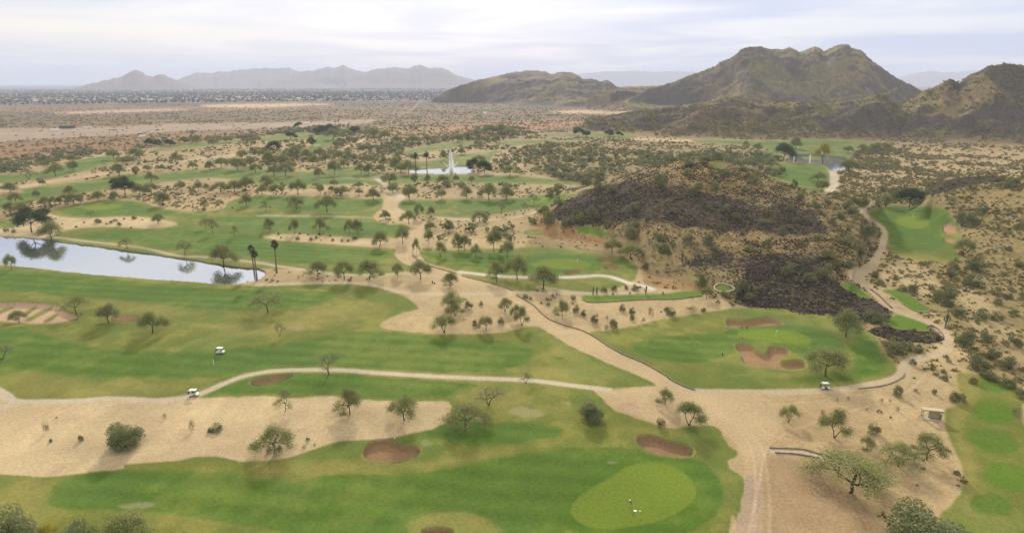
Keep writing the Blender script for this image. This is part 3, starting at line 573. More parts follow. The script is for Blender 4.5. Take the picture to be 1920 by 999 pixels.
Z += np.where((RID > 1) & (RID != 7) & (RID < 9) & (RID != 0), (fbm(GX / 22, GY / 22, 71, 3) - 0.5) * 9 * np.clip(hz / 15, 0, 1), 0)

def sample(a, px, py):
    x = np.clip(px - X0, 0, RW - 1.001); y = np.clip(py - Y0, 0, RH - 1.001)
    ix = x.astype(int); iy = y.astype(int); fx = x - ix; fy = y - iy
    if a.ndim == 3: fx = fx[..., None]; fy = fy[..., None]
    return (a[iy, ix] * (1 - fx) + a[iy, ix + 1] * fx) * (1 - fy) + (a[iy + 1, ix] * (1 - fx) + a[iy + 1, ix + 1] * fx) * fy

PX, PY = project(GX, GY, Z)
inframe = (GY > 20) & (PX > X0 + 2) & (PX < X0 + RW - 3) & (PY < Y0 + RH - 3)
# bunkers are scooped out, turf around greens shaped, ponds lie level in their banks
Z -= np.where(inframe, sample(depress, PX, PY) * 1.5, 0)
WAT = np.where(inframe, sample(water, PX, PY), 0)
KID = np.where(inframe, kind[np.clip((PY - Y0 + .5).astype(int), 0, RH - 1), np.clip((PX - X0 + .5).astype(int), 0, RW - 1)], 0)
# keep water level; its banks fall to it
wide = np.where(inframe, sample(np.maximum(water, 0), PX, PY - 2), 0)
Z = np.where(WAT > 0.02, -0.55, Z)
near_w = np.where(inframe, np.maximum.reduce([sample(water, PX + dx, PY + dy) for dx, dy in ((-7, 0), (7, 0), (0, -5), (0, 5), (0, 9), (0, -9))]), 0)
Z = np.where((WAT <= 0.02) & (near_w > 0.02), np.clip(Z, -0.4, 0.1), Z)
PX, PY = project(GX, GY, Z)
EL = (Z - CAM_H) / RR
rm = np.maximum.accumulate(EL, axis=0)
VIS = np.ones_like(EL, bool); VIS[1:] = EL[1:] >= rm[:-1] - 2e-4 - 0.004 * (RR[1:] < 900)
paint = inframe & (VIS | (RID == 0) & (RR < 300))

# fine irregularity of every outline
wx = (fbm(GX / 2.2, GY / 2.2, 81, 2) - 0.5); wy = (fbm(GX / 2.2, GY / 2.2, 91, 2) - 0.5)
wamp = np.clip(260 / RR, 0.3, 1.6)
C = sample(colr, PX + wx * 3.2 * wamp, PY + wy * 2.0 * wamp).astype(np.float32)
M = sample(mask, PX + wx * 3.2 * wamp, PY + wy * 2.0 * wamp).astype(np.float32)
smooth = M[..., 3:4] > 0.4
C2 = sample(colr, PX, PY).astype(np.float32); M2 = sample(mask, PX, PY).astype(np.float32)
sm0 = (M2[..., 3:4] > 0.4) | smooth
C = np.where(sm0, C2, C); M = np.where(sm0, M2, M)
np_ = ~paint
C[np_] = TYPES['scrub'][0]; M[np_] = TYPES['scrub'][1]
far0 = np_ & (RR > 1100)
C[far0] = TYPES['plain'][0]; M[far0] = TYPES['plain'][1]
KID = np.where(paint, KID, 0)
# hills in the middle distance: tan grass slopes, dark rock patches
hill = (RID > 1) & (RID < 9)
hb = np.clip(hz / 12.0, 0, 1) * hill * (RID != 7)
hn = fbm(GX / 90, GY / 90, 101, 5); hn2 = fbm(GX / 25, GY / 25, 111, 3)
slope_r = np.clip(np.abs(np.gradient(Z, axis=0) / np.gradient(RR, axis=0)) * 2.0, 0, 1)
hc = np.stack([0.132 + 0.12 * (hn2 - .5), 0.113 + 0.09 * (hn2 - .5), 0.050 + 0.04 * (hn2 - .5)], -1)
golden = sstep(0.52, 0.66, fbm(GX / 140, GY / 140, 131, 4))[..., None]
hc = hc * (1 - golden * .6) + np.array([0.22, 0.165, 0.080]) * golden * .6
hn3 = fbm(GX / 9, GY / 9, 121, 2)
drk = sstep(0.49, 0.55, hn * 0.62 + hn2 * .22 + hn3 * .16 + slope_r * 0.06 + np.where(RID == 2, 0.015, 0.0) - golden[..., 0] * 0.05)
drk = np.maximum(drk, np.where(RID == 2, sstep(.55, .8, hz / 45.0) * sstep(.45, .55, hn) * .8, 0))
drk = np.maximum(drk, np.where((RID == 5) | (RID == 6), sstep(0.42, 0.52, hn) * 0.9, 0))
hc = hc * (1 - drk[..., None]) + np.array([0.062, 0.050, 0.046]) * drk[..., None]
C = C * (1 - hb[..., None]) + hc * hb[..., None]
M[..., 2] = M[..., 2] * (1 - hb) + 0.9 * hb; M[..., 0] *= (1 - hb)
ROCKM = np.clip(hb * drk, 0, 1)
farm = RID >= 9
C[farm] = (0.13, 0.105, 0.085); M[farm] = (0, 0, 0.2, 0)
# soil and turf variation in the land itself
v1 = fbm(GX / 16, GY / 16, 141, 4); v2 = fbm(GX / 3.5, GY / 3.5, 151, 3); v3 = fbm(GX / 60, GY / 60, 161, 3)
g = M[..., 0]
dry = sstep(0.47, 0.64, v1 * .6 + v2 * .4) * g * (1 - M[..., 3]) * (1 - sstep(0.8, 1.0, g) * .6)
C = C * (1 - (0.5 * dry)[..., None]) + np.array([0.225, 0.195, 0.055]) * (0.5 * dry)[..., None]
lush = sstep(0.52, 0.66, fbm(GX / 22, GY / 22, 171, 3)) * g * 0.5 * (M[..., 3] < .6)
C = C * (1 - lush[..., None]) + np.array([0.07, 0.125, 0.025]) * lush[..., None]
# mowing passes on fairways: light and dark bands across the land
band = np.sin((GX * 0.15 + GY * 0.99 + (v3 - .5) * 6) * (2 * math.pi / 6.5))
C *= (1 + 0.085 * band * sstep(0.85, 1, g) * (M[..., 3] < .6))[..., None]
C *= (1 + (v2 - 0.5) * np.where(g > .5, .22, .26) * (1 - .6 * (M[..., 3] > .5)))[..., None]
C *= (1 + (v1 - 0.5) * np.where(g > .5, .32, .36))[..., None]
big_soil = (g < .3) & (RR < 2500)
red = sstep(0.52, 0.7, fbm(GX / 120, GY / 120, 181, 4)) * (g < .3) * (M[..., 3] < .4) * (M[..., 2] > .1)
C = C * (1 - .25 * red[..., None]) + np.array([0.27, 0.16, 0.075]) * .25 * red[..., None]
# the far suburb
sub = (RR > 2950) & (RR < 9500) & (RID == 0)
sb = fbm(GX / 45, GY / 45, 191, 3)
scol = np.where((sb > .56)[..., None], np.array([0.16, 0.14, 0.115]), np.array([0.09, 0.09, 0.065]))
C = np.where(sub[..., None], scol, C); M[sub] = (0, 0, 0, 0)
M[..., 1] = np.clip(M[..., 1], 0, 1.6)
C = np.clip(C, 0.01, 0.9).astype(np.float32)

# ------------------------------------------------------------------ materials
def new_mat(name):
    m = bpy.data.materials.new(name); m.use_nodes = True
    nt = m.node_tree; nt.nodes.clear()
    out = nt.nodes.new('ShaderNodeOutputMaterial')
    bs = nt.nodes.new('ShaderNodeBsdfPrincipled')
    nt.links.new(bs.outputs[0], out.inputs[0])
    bs.inputs['Roughness'].default_value = 0.9
    bs.inputs['Specular IOR Level'].default_value = 0.15
    return m, nt, bs
class NT:
    def __init__(s, nt): s.t = nt
    def n(s, t, **k):
        q = s.t.nodes.new(t)
        for a, b in k.items(): setattr(q, a, b)
        return q
    def l(s, a, b): s.t.links.new(a, b)
    def math(s, op, a, b=None, c=None, clamp=False):
        q = s.n('ShaderNodeMath', operation=op, use_clamp=clamp)
        for i, v in enumerate((a, b, c)):
            if v is None: continue
            if isinstance(v, (int, float)): q.inputs[i].default_value = v
            else: s.l(v, q.inputs[i])
        return q.outputs[0]
    def noise(s, scale, detail=3, rough=.55, vec=None, dist=0):
        q = s.n('ShaderNodeTexNoise'); q.inputs['Scale'].default_value = scale; q.inputs['Detail'].default_value = detail
        q.inputs['Roughness'].default_value = rough; q.inputs['Distortion'].default_value = dist
        if vec is not None: s.l(vec, q.inputs['Vector'])
        return q.outputs[0]
    def mix(s, f, a, b, blend='MIX'):
        q = s.n('ShaderNodeMix', data_type='RGBA', blend_type=blend)
        for i, v in ((0, f), (6, a), (7, b)):
            if isinstance(v, (int, float)): q.inputs[i].default_value = v
            elif isinstance(v, tuple): q.inputs[i].default_value = (*v, 1)
            else: s.l(v, q.inputs[i])
        return q.outputs[2]
    def mr(s, v, a, b, c=0., d=1.):
        q = s.n('ShaderNodeMapRange'); s.l(v, q.inputs[0])
        for i, k in zip((1, 2, 3, 4), (a, b, c, d)): q.inputs[i].default_value = k
        return q.outputs[0]

gm, gnt, gbs = new_mat("ground")
T = NT(gnt)
gbs.inputs['Roughness'].default_value = 0.95
gbs.inputs['Specular IOR Level'].default_value = 0.08
ac = T.n('ShaderNodeAttribute', attribute_name='soil').outputs['Color']
am = T.n('ShaderNodeAttribute', attribute_name='cover').outputs['Color']
sp = T.n('ShaderNodeSeparateColor'); T.l(am, sp.inputs[0])
grass, rock, scrub = sp.outputs[0], sp.outputs[1], sp.outputs[2]
pos = T.n('ShaderNodeNewGeometry').outputs['Position']
fine = T.noise(1.6, 4, .65, pos)
mid = T.noise(0.35, 4, .6, pos)
c0 = T.mix(1.0, ac, T.mix(T.mr(fine, .3, .7), (0.80, 0.80, 0.80), (1.20, 1.20, 1.20)), 'MULTIPLY')
# low desert plants as dark olive specks
vo = T.n('ShaderNodeTexVoronoi', feature='F1'); vo.inputs['Scale'].default_value = 0.55; T.l(pos, vo.inputs['Vector'])
vs = T.n('ShaderNodeSeparateColor'); T.l(vo.outputs['Color'], vs.inputs[0])
rad = T.math('MULTIPLY', T.math('MULTIPLY', vs.outputs[0], 0.62), T.mr(mid, .35, .65, .35, 1.3))
spk = T.math('MULTIPLY', T.math('LESS_THAN', vo.outputs['Distance'], rad), T.mr(scrub, .2, .9), clamp=True)
c1 = T.mix(T.math('MULTIPLY', spk, .8), c0, T.mix(vs.outputs[1], (0.085, 0.075, 0.035), (0.17, 0.13, 0.06)))
# broken dark rock
mp = T.n('ShaderNodeVectorMath', operation='MULTIPLY'); T.l(pos, mp.inputs[0]); mp.inputs[1].default_value = (0.7, 1.25, 1.0)
rn = T.noise(0.85, 5, .70, mp.outputs[0]); rn2 = T.noise(0.07, 5, .65, pos)
rk = T.math('ADD', T.math('MULTIPLY', rn, .48), T.math('MULTIPLY', rn2, .62))
thr = T.math('SUBTRACT', 1.0, T.math('MULTIPLY', rock, 0.62))
rf_ = T.math('MULTIPLY', T.math('SUBTRACT', rk, T.math('MULTIPLY', thr, .78)), 14.0, clamp=True)
rf_ = T.math('MULTIPLY', rf_, T.mr(rock, .02, .15))
vr = T.n('ShaderNodeTexVoronoi', feature='F1'); vr.inputs['Scale'].default_value = 1.3; vr.inputs['Randomness'].default_value = 1; T.l(pos, vr.inputs['Vector'])
vrs = T.n('ShaderNodeSeparateColor'); T.l(vr.outputs['Color'], vrs.inputs[0])
rc_ = T.mix(vrs.outputs[0], (0.020, 0.017, 0.014), (0.085, 0.064, 0.046))
c2 = T.mix(rf_, c1, rc_)
T.l(c2, gbs.inputs['Base Color'])
bmp = T.n('ShaderNodeBump'); bmp.inputs['Strength'].default_value = 0.55; bmp.inputs['Distance'].default_value = 0.5
hgt = T.math('ADD', T.math('MULTIPLY', fine, T.mr(grass, 0, 1, .35, .10)), T.math('MULTIPLY', T.math('MULTIPLY', rf_, vr.outputs['Distance']), 1.4))
hgt = T.math('ADD', hgt, T.math('MULTIPLY', spk, .5))
T.l(hgt, bmp.inputs['Height']); T.l(bmp.outputs[0], gbs.inputs['Normal'])

wmat, wnt, wbs = new_mat("pond_water")
W = NT(wnt)
wbs.inputs['Base Color'].default_value = (0.09, 0.11, 0.10, 1)
wbs.inputs['Roughness'].default_value = 0.04
wbs.inputs['Specular IOR Level'].default_value = 1.0
wbs.inputs['IOR'].default_value = 3.6
wb = W.n('ShaderNodeBump'); wb.inputs['Strength'].default_value = 0.06; wb.inputs['Distance'].default_value = 0.05
W.l(W.noise(0.9, 3, .5, W.n('ShaderNodeNewGeometry').outputs['Position']), wb.inputs['Height']); W.l(wb.outputs[0], wbs.inputs['Normal'])

def plain_mat(name, col, rough=.6, spec=.3, vary=0.0, scale=3.0):
    m, nt, bs = new_mat(name); bs.inputs['Roughness'].default_value = rough; bs.inputs['Specular IOR Level'].default_value = spec
    q = NT(nt)
    nz = q.noise(scale, 3, .6, q.n('ShaderNodeTexCoord').outputs['Object'])
    v = max(vary, .06)
    q.l(q.mix(1.0, tuple(col), q.mix(q.mr(nz, .3, .7), (1 - v,) * 3, (1 + v,) * 3), 'MULTIPLY'), bs.inputs['Base Color'])
    return m
def leaf_mat(name, dark, light, sat=0.0):
    m, nt, bs = new_mat(name); q = NT(nt)
    rnd = q.n('ShaderNodeObjectInfo').outputs['Random']
    at = q.n('ShaderNodeAttribute', attribute_name='shade').outputs['Fac']
    f = q.math('ADD', q.math('MULTIPLY', at, .75), q.math('MULTIPLY', rnd, .25))
    q.l(q.mix(f, dark, light), bs.inputs['Base Color'])
    bs.inputs['Roughness'].default_value = .8
    bs.inputs['Specular IOR Level'].default_value = .1
    tr = nt.nodes.new('ShaderNodeBsdfTranslucent'); q.l(q.mix(f, dark, light), tr.inputs[0])
    mx = nt.nodes.new('ShaderNodeMixShader'); mx.inputs[0].default_value = .22
    out = [n for n in nt.nodes if n.type == 'OUTPUT_MATERIAL'][0]
    q.l(bs.outputs[0], mx.inputs[1]); q.l(tr.outputs[0], mx.inputs[2]); q.l(mx.outputs[0], out.inputs[0])
    return m
L_MESQ = leaf_mat("mesquite_leaf", (0.145, 0.160, 0.055), (0.32, 0.335, 0.135))
L_PALO = leaf_mat("palo_verde_leaf", (0.155, 0.170, 0.058), (0.33, 0.335, 0.135))
L_DARK = leaf_mat("dark_leaf", (0.042, 0.062, 0.026), (0.11, 0.14, 0.06))
L_DENSE = leaf_mat("ironwood_leaf", (0.13, 0.150, 0.065), (0.28, 0.300, 0.145))
L_BARE = leaf_mat("dry_twig", (0.12, 0.10, 0.07), (0.24, 0.205, 0.14))
L_YEL = leaf_mat("yellow_leaf", (0.20, 0.17, 0.03), (0.42, 0.35, 0.05))
L_BUSH = leaf_mat("bush_leaf", (0.11, 0.122, 0.052), (0.25, 0.255, 0.125))
L_DRY = leaf_mat("dry_bush", (0.11, 0.085, 0.045), (0.23, 0.185, 0.10))
L_FROND = leaf_mat("palm_frond", (0.045, 0.058, 0.025), (0.11, 0.125, 0.05))
BARK = plain_mat("bark", (0.065, 0.048, 0.036), .9, .1, .3)
PBARK = plain_mat("palm_bark", (0.17, 0.13, 0.095), .9, .1, .2)
CACT = plain_mat("cactus_skin", (0.085, 0.105, 0.055), .7, .2, .2)

# ------------------------------------------------------------------ meshes
def np_mesh(name, V, faces_flat, nper, mat=None, smooth=False, attrs=None):
    me = bpy.data.meshes.new(name)
    V = np.ascontiguousarray(V, np.float32); n = len(faces_flat) // nper
    me.vertices.add(len(V)); me.vertices.foreach_set('co', V.ravel())
    me.loops.add(n * nper); me.loops.foreach_set('vertex_index', np.ascontiguousarray(faces_flat, np.int32).ravel())
    me.polygons.add(n); me.polygons.foreach_set('loop_start', np.arange(0, n * nper, nper, dtype=np.int32))
    if smooth: me.polygons.foreach_set('use_smooth', np.ones(n, bool))
    for an, (ty, arr) in (attrs or {}).items():
        a = me.attributes.new(an, ty, 'POINT')
        a.data.foreach_set('color' if ty == 'FLOAT_COLOR' else 'value', np.ascontiguousarray(arr, np.float32).ravel())
    me.update(calc_edges=True)
    if mat: me.materials.append(mat)
    return me
def link(name, me, parent=None):
    o = bpy.data.objects.new(name, me); sc.collection.objects.link(o)
    if parent is not None: o.parent = parent
    return o

# terrain split into its named pieces; all pieces share vertices' positions, so no gaps
idx = np.arange(NR * NC).reshape(NR, NC)
a = idx[:-1, :]; b = np.roll(idx, -1, axis=1)[:-1, :]; c = np.roll(idx, -1, axis=1)[1:, :]; d = idx[1:, :]
quads = np.stack([a, b, c, d], -1).reshape(-1, 4)[:, ::-1]
fk = KID[:-1, :].copy()
nk = len(ids)
rr = RID[:-1, :]
hid = np.where((rr > 0) & (fk == 0) & (hz[:-1, :] > 1.5), rr, 0)
fk = np.where(hid > 0, nk + hid, fk).ravel()
wok = (WAT > 0.02)
w4 = wok[:-1, :] & wok[1:, :] & np.roll(wok, -1, 1)[:-1, :] & np.roll(wok, -1, 1)[1:, :]
isw = np.array([1 if n == 'pond' else 0 for n in ids] + [0] * 40)[fk].astype(bool)
fk = np.where(isw & ~w4.ravel(), 0, fk)
allV = np.stack([GX, GY, Z], -1).reshape(-1, 3)
Cf = np.concatenate([C, np.ones(C.shape[:2] + (1,), np.float32)], -1).reshape(-1, 4)
Mf = M.copy(); Mf[..., 3] = 1; Mf = Mf.reshape(-1, 4)
order = np.argsort(fk, kind='stable'); fs = fk[order]
bounds = np.flatnonzero(np.r_[True, fs[1:] != fs[:-1], True])
for s0, s1 in zip(bounds[:-1], bounds[1:]):
    k = int(fs[s0])
    if s1 - s0 < 3: k_name = 'desert_ground'
    k_name = ids[k] if k < nk else RIDGES[k - nk - 1]['n']
    q = quads[order[s0:s1]]
    u, inv = np.unique(q, return_inverse=True)
    me = np_mesh(k_name, allV[u], inv.ravel(), 4, wmat if k_name == 'pond' else gm, True,
                 {'soil': ('FLOAT_COLOR', Cf[u]), 'cover': ('FLOAT_COLOR', Mf[u])})
    o = link(k_name, me); o['kind'] = 'structure'
del Cf, quads, order

# ------------------------------------------------------------------ looking up the land
def az_col(az):
    return int(np.clip(np.searchsorted(inner, az), 1, NI - 1))
def hit(px, py):
    """the land point seen at a photograph position"""
    az, te = to_az_te(px, py)
    k = az_col(float(az)); e = EL[:, k]
    j = np.flatnonzero(e >= te)
    j = j[0] if len(j) else NR - 1
    j = max(j, 1)
    t = (te - e[j - 1]) / (e[j] - e[j - 1] + 1e-12)
    r = R[j - 1] + (R[j] - R[j - 1]) * float(np.clip(t, 0, 1))
    z = Z[j - 1, k] + (Z[j, k] - Z[j - 1, k]) * float(np.clip(t, 0, 1))
    return Vector((r * math.sin(az), r * math.cos(az), z)), r
def land_z(x, y):
    az = math.atan2(x, y); r = math.hypot(x, y)
    k = az_col(az); j = int(np.clip(np.searchsorted(R, r), 1, NR - 1))
    t = (r - R[j - 1]) / (R[j] - R[j - 1])
    return float(Z[j - 1, k] * (1 - t) + Z[j, k] * t)
def scale_at(p, py=None):
    d = p.y * CP - (p.z - CAM_H) * SP
    v = p.y * SP + (p.z - CAM_H) * CP
    off = -F * v / d
    return F / d, (F * CP + off * SP) / d          # px per metre across, and upright

# ------------------------------------------------------------------ tree building
def tube(V, Fc, pts, rad, n=6):
    pts = [Vector(p) for p in pts]
    base = len(V)
    for i, p in enumerate(pts):
        t = (pts[min(i + 1, len(pts) - 1)] - pts[max(i - 1, 0)]).normalized()
        u = t.cross(Vector((0.31, 0.17, 0.93)))
        if u.length < 1e-3: u = t.cross(Vector((1, 0, 0)))
        u.normalize(); w = t.cross(u)
        for k in range(n):
            a = 2 * math.pi * k / n
            V.append(p + (u * math.cos(a) + w * math.sin(a)) * rad[i])
    for i in range(len(pts) - 1):
        for k in range(n):
            a0 = base + i * n + k; a1 = base + i * n + (k + 1) % n
            Fc.append((a0, a1, a1 + n, a0 + n))
    V.append(pts[-1]); e = len(V) - 1
    for k in range(n):
        Fc.append((base + (len(pts) - 1) * n + k, base + (len(pts) - 1) * n + (k + 1) % n, e, e))
def py_mesh(name, V, Fc, mat, smooth=True):
    me = bpy.data.meshes.new(name)
    me.from_pydata([tuple(v) for v in V], [], [tuple(dict.fromkeys(f)) for f in Fc])
    me.polygons.foreach_set('use_smooth', [smooth] * len(me.polygons))
    if mat: me.materials.append(mat)
    return me
def leaves(cen, length, width, shade, r, up=0.0):
    """small leaf faces at the given centres, turned every way"""
    n = len(cen)
    d = r.normal(size=(n, 3)); d[:, 2] = d[:, 2] * .7 + up; d /= np.linalg.norm(d, axis=1)[:, None]
    e = r.normal(size=(n, 3)); e -= (e * d).sum(1)[:, None] * d; e /= np.linalg.norm(e, axis=1)[:, None]
    l = (length * r.uniform(.6, 1.3, n))[:, None]; w = (width * r.uniform(.6, 1.3, n))[:, None]
    V = np.stack([cen - d * l / 2, cen + e * w / 2, cen + d * l / 2, cen - e * w / 2], 1).reshape(-1, 3)
    return V, np.arange(4 * n), np.repeat(shade, 4)

def tree_kind(kind_, seed, Ht, Wd):
    """trunk with limbs, and a crown of many small leaves; real size Ht x Wd"""
    r = np.random.default_rng(seed); rr_ = random.Random(seed)
    V, Fc = [], []; tips = []
    thick = 0.024 * Wd if kind_ != 'sparse' else 0.019 * Wd
    nst = rr_.choice([1, 1, 2]) if kind_ in ('mesq', 'palo') else (2 if kind_ == 'bare' else 1)
    crown_lo = 0.40 * Ht
    dome = rr_.uniform(.38, .58)
    def branch(p, d, L, rad, lev):
        n = 4; pts = [p]; q = p.copy(); dd = d.copy()
        for i in range(n):
            dd = (dd + Vector((rr_.uniform(-.22, .22), rr_.uniform(-.22, .22), rr_.uniform(-.05, .16)))).normalized()
            q = q + dd * L / n; pts.append(q.copy())
        tube(V, Fc, pts, [rad * (1 - .12 * i) for i in range(n + 1)], 6 if lev < 2 else 4)
        if lev >= 3:
            tips.append((pts[2], q)); return
        k = rr_.choice([2, 3, 3]) if lev else rr_.choice([3, 4])
        a0 = rr_.uniform(0, 6.28)
        for i in range(k):
            a = a0 + 6.28 * i / k + rr_.uniform(-.5, .5)
            sp_ = (.95, .85, .8)[lev]
            nd = (dd * .75 + Vector((math.cos(a) * sp_, math.sin(a) * sp_, rr_.uniform(.0, .42)))).normalized()
            branch(q if i else q.copy(), nd, L * rr_.uniform(.62, .85), rad * .62, lev + 1)
    for sidx in range(nst):
        a = rr_.uniform(0, 6.28)
        lean = .55 if nst > 1 else rr_.uniform(.05, .35)
        branch(Vector((0, 0, -.15)), Vector((math.cos(a + sidx * 3.1) * lean, math.sin(a + sidx * 3.1) * lean, 1)).normalized(), Ht * (.34 if nst == 1 else .42), thick / (1 if nst == 1 else 1.25), 0 if nst == 1 else 1)
    P = np.array([[*v] for v in V])
    tp = np.array([[*((a_ + b_) / 2)] for a_, b_ in tips] + [[*b_] for a_, b_ in tips])
    # fit limbs and crown to the wanted outline
    ctr = tp[:, :2].mean(0); sx = 2 * np.percentile(np.abs(tp[:, :2] - ctr).max(1), 92)
    fx = Wd * .84 / sx; fz = Ht * .90 / tp[:, 2].max()
    def warp(Q):
        k = np.clip(Q[:, 2:3] / (.5 * tp[:, 2].max()), 0, 1)
        Q = Q.copy(); Q[:, :2] = (Q[:, :2] - ctr * k * .7) * (1 + (fx - 1) * k); Q[:, 2] *= fz
        rho = np.clip(np.hypot(Q[:, 0], Q[:, 1]) / (Wd * .5), 0, 1.2)
        Q[:, 2] *= 1 - dome * rho ** 2 * k[:, 0]
        return Q
    P = warp(P); tpw = warp(tp)
    trunk = py_mesh('trunk', P, Fc, BARK)
    nl = {'mesq': 270, 'palo': 250, 'sparse': 150, 'bare': 90, 'dark': 330, 'dense': 300}[kind_]
    sg = {'mesq': .105, 'palo': .105, 'sparse': .10, 'bare': .095, 'dark': .115, 'dense': .10}[kind_] * Wd
    cen = np.repeat(tpw, max(1, int(nl * 27 / max(27, len(tpw)))), axis=0)
    clump = np.repeat(r.uniform(0, 1, len(tpw)), max(1, int(nl * 27 / max(27, len(tpw)))))
    off = r.normal(size=cen.shape); ol = np.linalg.norm(off, axis=1)[:, None]; off *= np.minimum(1, 2.0 / ol); off *= (sg * np.minimum(1, np.abs(r.normal(size=len(off))) * .5 + .5))[:, None] * np.array([1, 1, .95])
    cen = cen + off
    cen[:, 2] = np.maximum(cen[:, 2], crown_lo * .55 + .05 * Ht)
    cen[:, 2] = np.minimum(cen[:, 2], Ht * 1.04)
    sh = np.clip(.55 * clump + .45 * r.uniform(0, 1, len(cen)), 0, 1)
    LW = {'bare': (.40, .045), 'sparse': (.30, .09), 'dark': (.34, .18)}.get(kind_, (.30, .125))
    k = Wd / 7.5
    Vl, Il, Sl = leaves(cen, LW[0] * k, LW[1] * k, sh, r)
    mt = {'mesq': L_MESQ, 'palo': L_PALO, 'sparse': L_MESQ, 'bare': L_BARE, 'dark': L_DARK, 'dense': L_DENSE}[kind_]
    crown = np_mesh('crown', Vl, Il, 4, mt, False, {'shade': ('FLOAT', Sl)})
    return trunk, crown, Ht, Wd

def bushtree(seed, Ht, Wd, mt, n=9000, lo=.04, ls=1.0):
    """foliage to the ground, uneven outline built of lobes"""
    r = np.random.default_rng(seed)
    nl = 26
    th = r.uniform(0, 6.28, nl); ph = np.arccos(r.uniform(-.1, 1, nl)); rad = r.uniform(.45, .95, nl)
    C_ = np.stack([np.cos(th) * np.sin(ph) * rad * Wd * .40, np.sin(th) * np.sin(ph) * rad * Wd * .40, (.18 + .68 * np.cos(ph) * rad) * Ht], 1)
    li = r.integers(0, nl, n); cl = r.uniform(0, 1, nl)
    d = r.normal(size=(n, 3)); d /= np.linalg.norm(d, axis=1)[:, None]
    cen = C_[li] + d * (r.uniform(.3, 1, n) ** .5)[:, None] * np.array([.17 * Wd, .17 * Wd, .17 * Ht])
    cen[:, 2] = np.clip(cen[:, 2], lo * Ht, Ht * 1.03)
    Vl, Il, Sl = leaves(cen, .30 * Wd / 7 * ls, .12 * Wd / 7 * ls, np.clip(.5 * cl[li] + .5 * r.uniform(0, 1, n), 0, 1), r, .5)
    crown = np_mesh('crown', Vl, Il, 4, mt, False, {'shade': ('FLOAT', Sl)})
    V, Fc = [], []
    for i in range(6):
        q = Vector(C_[i]); tube(V, Fc, [Vector((0, 0, -.1)), Vector((q.x * .3, q.y * .3, q.z * .4)), q * .9], [.03 * Wd, .02 * Wd, .006 * Wd], 5)
    return py_mesh('trunk', V, Fc, BARK), crown, Ht, Wd

VAR = {
    'm': [tree_kind('mesq', 11 + i, 5.6, 7.5) for i in range(5)],
    'p': [tree_kind('palo', 31 + i, 6.2, 7.2) for i in range(4)],
    's': [tree_kind('sparse', 51 + i, 6.0, 6.0) for i in range(3)],
    'b': [tree_kind('bare', 71 + i, 6.0, 6.4) for i in range(3)],
    'k': [tree_kind('dark', 91 + i, 7.0, 7.0) for i in range(2)],
    'd': [bushtree(111 + i, 6.0, 7.5, L_DENSE) for i in range(3)],
    'y': [tree_kind('palo', 131, 6.5, 7.0)],
}
yc = VAR['y'][0][1]; yc.materials.clear(); yc.materials.append(L_YEL)
BUSH = {'g': [bushtree(151 + i, 2.0, 3.0, L_BUSH, 1500, .02, 1.7) for i in range(4)],
        'd': [bushtree(161 + i, 2.0, 2.4, L_DRY, 800, .02, 1.4) for i in range(3)],
        'k': [bushtree(171 + i, 1.5, 1.8, L_DARK, 1100, .02, 1.7) for i in range(2)]}
for lst in BUSH.values():
    for t_ in lst: t_[1].name = 'desert_shrub'

LANDMARKS = [(1182, 935, "the near green"), (1245, 838, "the long bunker"), (735, 846, "the heart bunker"), (1440, 668, "the lobed bunker"),
             (1747, 772, "the open shelter"), (364, 737, "the path cart"), (413, 657, "the fairway cart"), (1547, 723, "the shaded cart"), (60, 588, "the ridged bunker"),
             (470, 513, "the lake tip"), (200, 490, "the long lake"), (845, 318, "the fountain pond"), (1540, 305, "the far pond"), (1715, 417, "the hillside green"), (1060, 495, "the mid green"),
             (1205, 556, "the narrow tee"), (1700, 607, "the rock-bank tee"), (640, 450, "the bushy sand strip"), (230, 418, "the sandy tongue"), (860, 600, "the sandy peninsula"),
             (760, 400, "the road fork"), (620, 270, "the slanting fairway"), (1340, 430, "the rocky hill"), (100, 350, "the sandy band"), (1866, 800, "the round tees"), (1650, 500, "the path bend"),
             (1540, 855, "the short path"), (1890, 620, "the east slope"), (500, 300, "the tree belt"), (1200, 290, "the scrub flat"), (380, 370, "the shrubby sand"), (920, 440, "the dirt triangle"), (1330, 590, "the dirt bank"), (1800, 740, "the tee lawn")]
SURF = {'rough_grass': 'rough', 'fairway': 'the fairway', 'putting_green': 'the green', 'sandy_ground': 'pale sand', 'dirt_road': 'the dirt road', 'dirt_ground': 'brown dirt', 'cart_path': 'the path edge', 'tee_box': 'the tee', 'sand_bunker': 'bunker sand', 'pond': 'the pond bank', 'desert_ground': 'dirt', 'island_turf': 'the island'}
USED = {}
PENDING = []      # (object, base label, px, py)
def surf_at(px, py):
    az, te = to_az_te(px, py); k = az_col(float(az)); j = np.flatnonzero(EL[:, k] >= te); j = j[0] if len(j) else 0
    if RID[j, k] == 1: return 'the rocky hill'
    if RID[j, k] == 7: return 'the east slope'
    if 1 < RID[j, k] < 9: return 'the dark hillside'
    return SURF.get(ids[KID[j, k]], 'dirt')
def where(px, py, sf=''):
    best = min([l for l in LANDMARKS if l[2] != sf], key=lambda l: math.hypot((l[0] - px), (l[1] - py) * 2.2))
    dx = px - best[0]; dy = py - best[1]
    if abs(dy) * 1.8 > abs(dx): rel = 'behind' if dy < 0 else 'in front of'
    else: rel = 'east of' if dx > 0 else 'west of'
    return rel + ' ' + best[2]
def size_word(w): return 'small' if w < 4 else 'mid-sized' if w < 6.5 else 'wide' if w < 9 else 'very wide'
def pend(o, base, px, py, cat, group):
    o['category'] = cat; o['group'] = group
    PENDING.append((o, base, px, py))
ORD = lambda n: "%d%s" % (n, 'th' if 10 <= n % 100 <= 20 else {1: 'st', 2: 'nd', 3: 'rd'}.get(n % 10, 'th'))
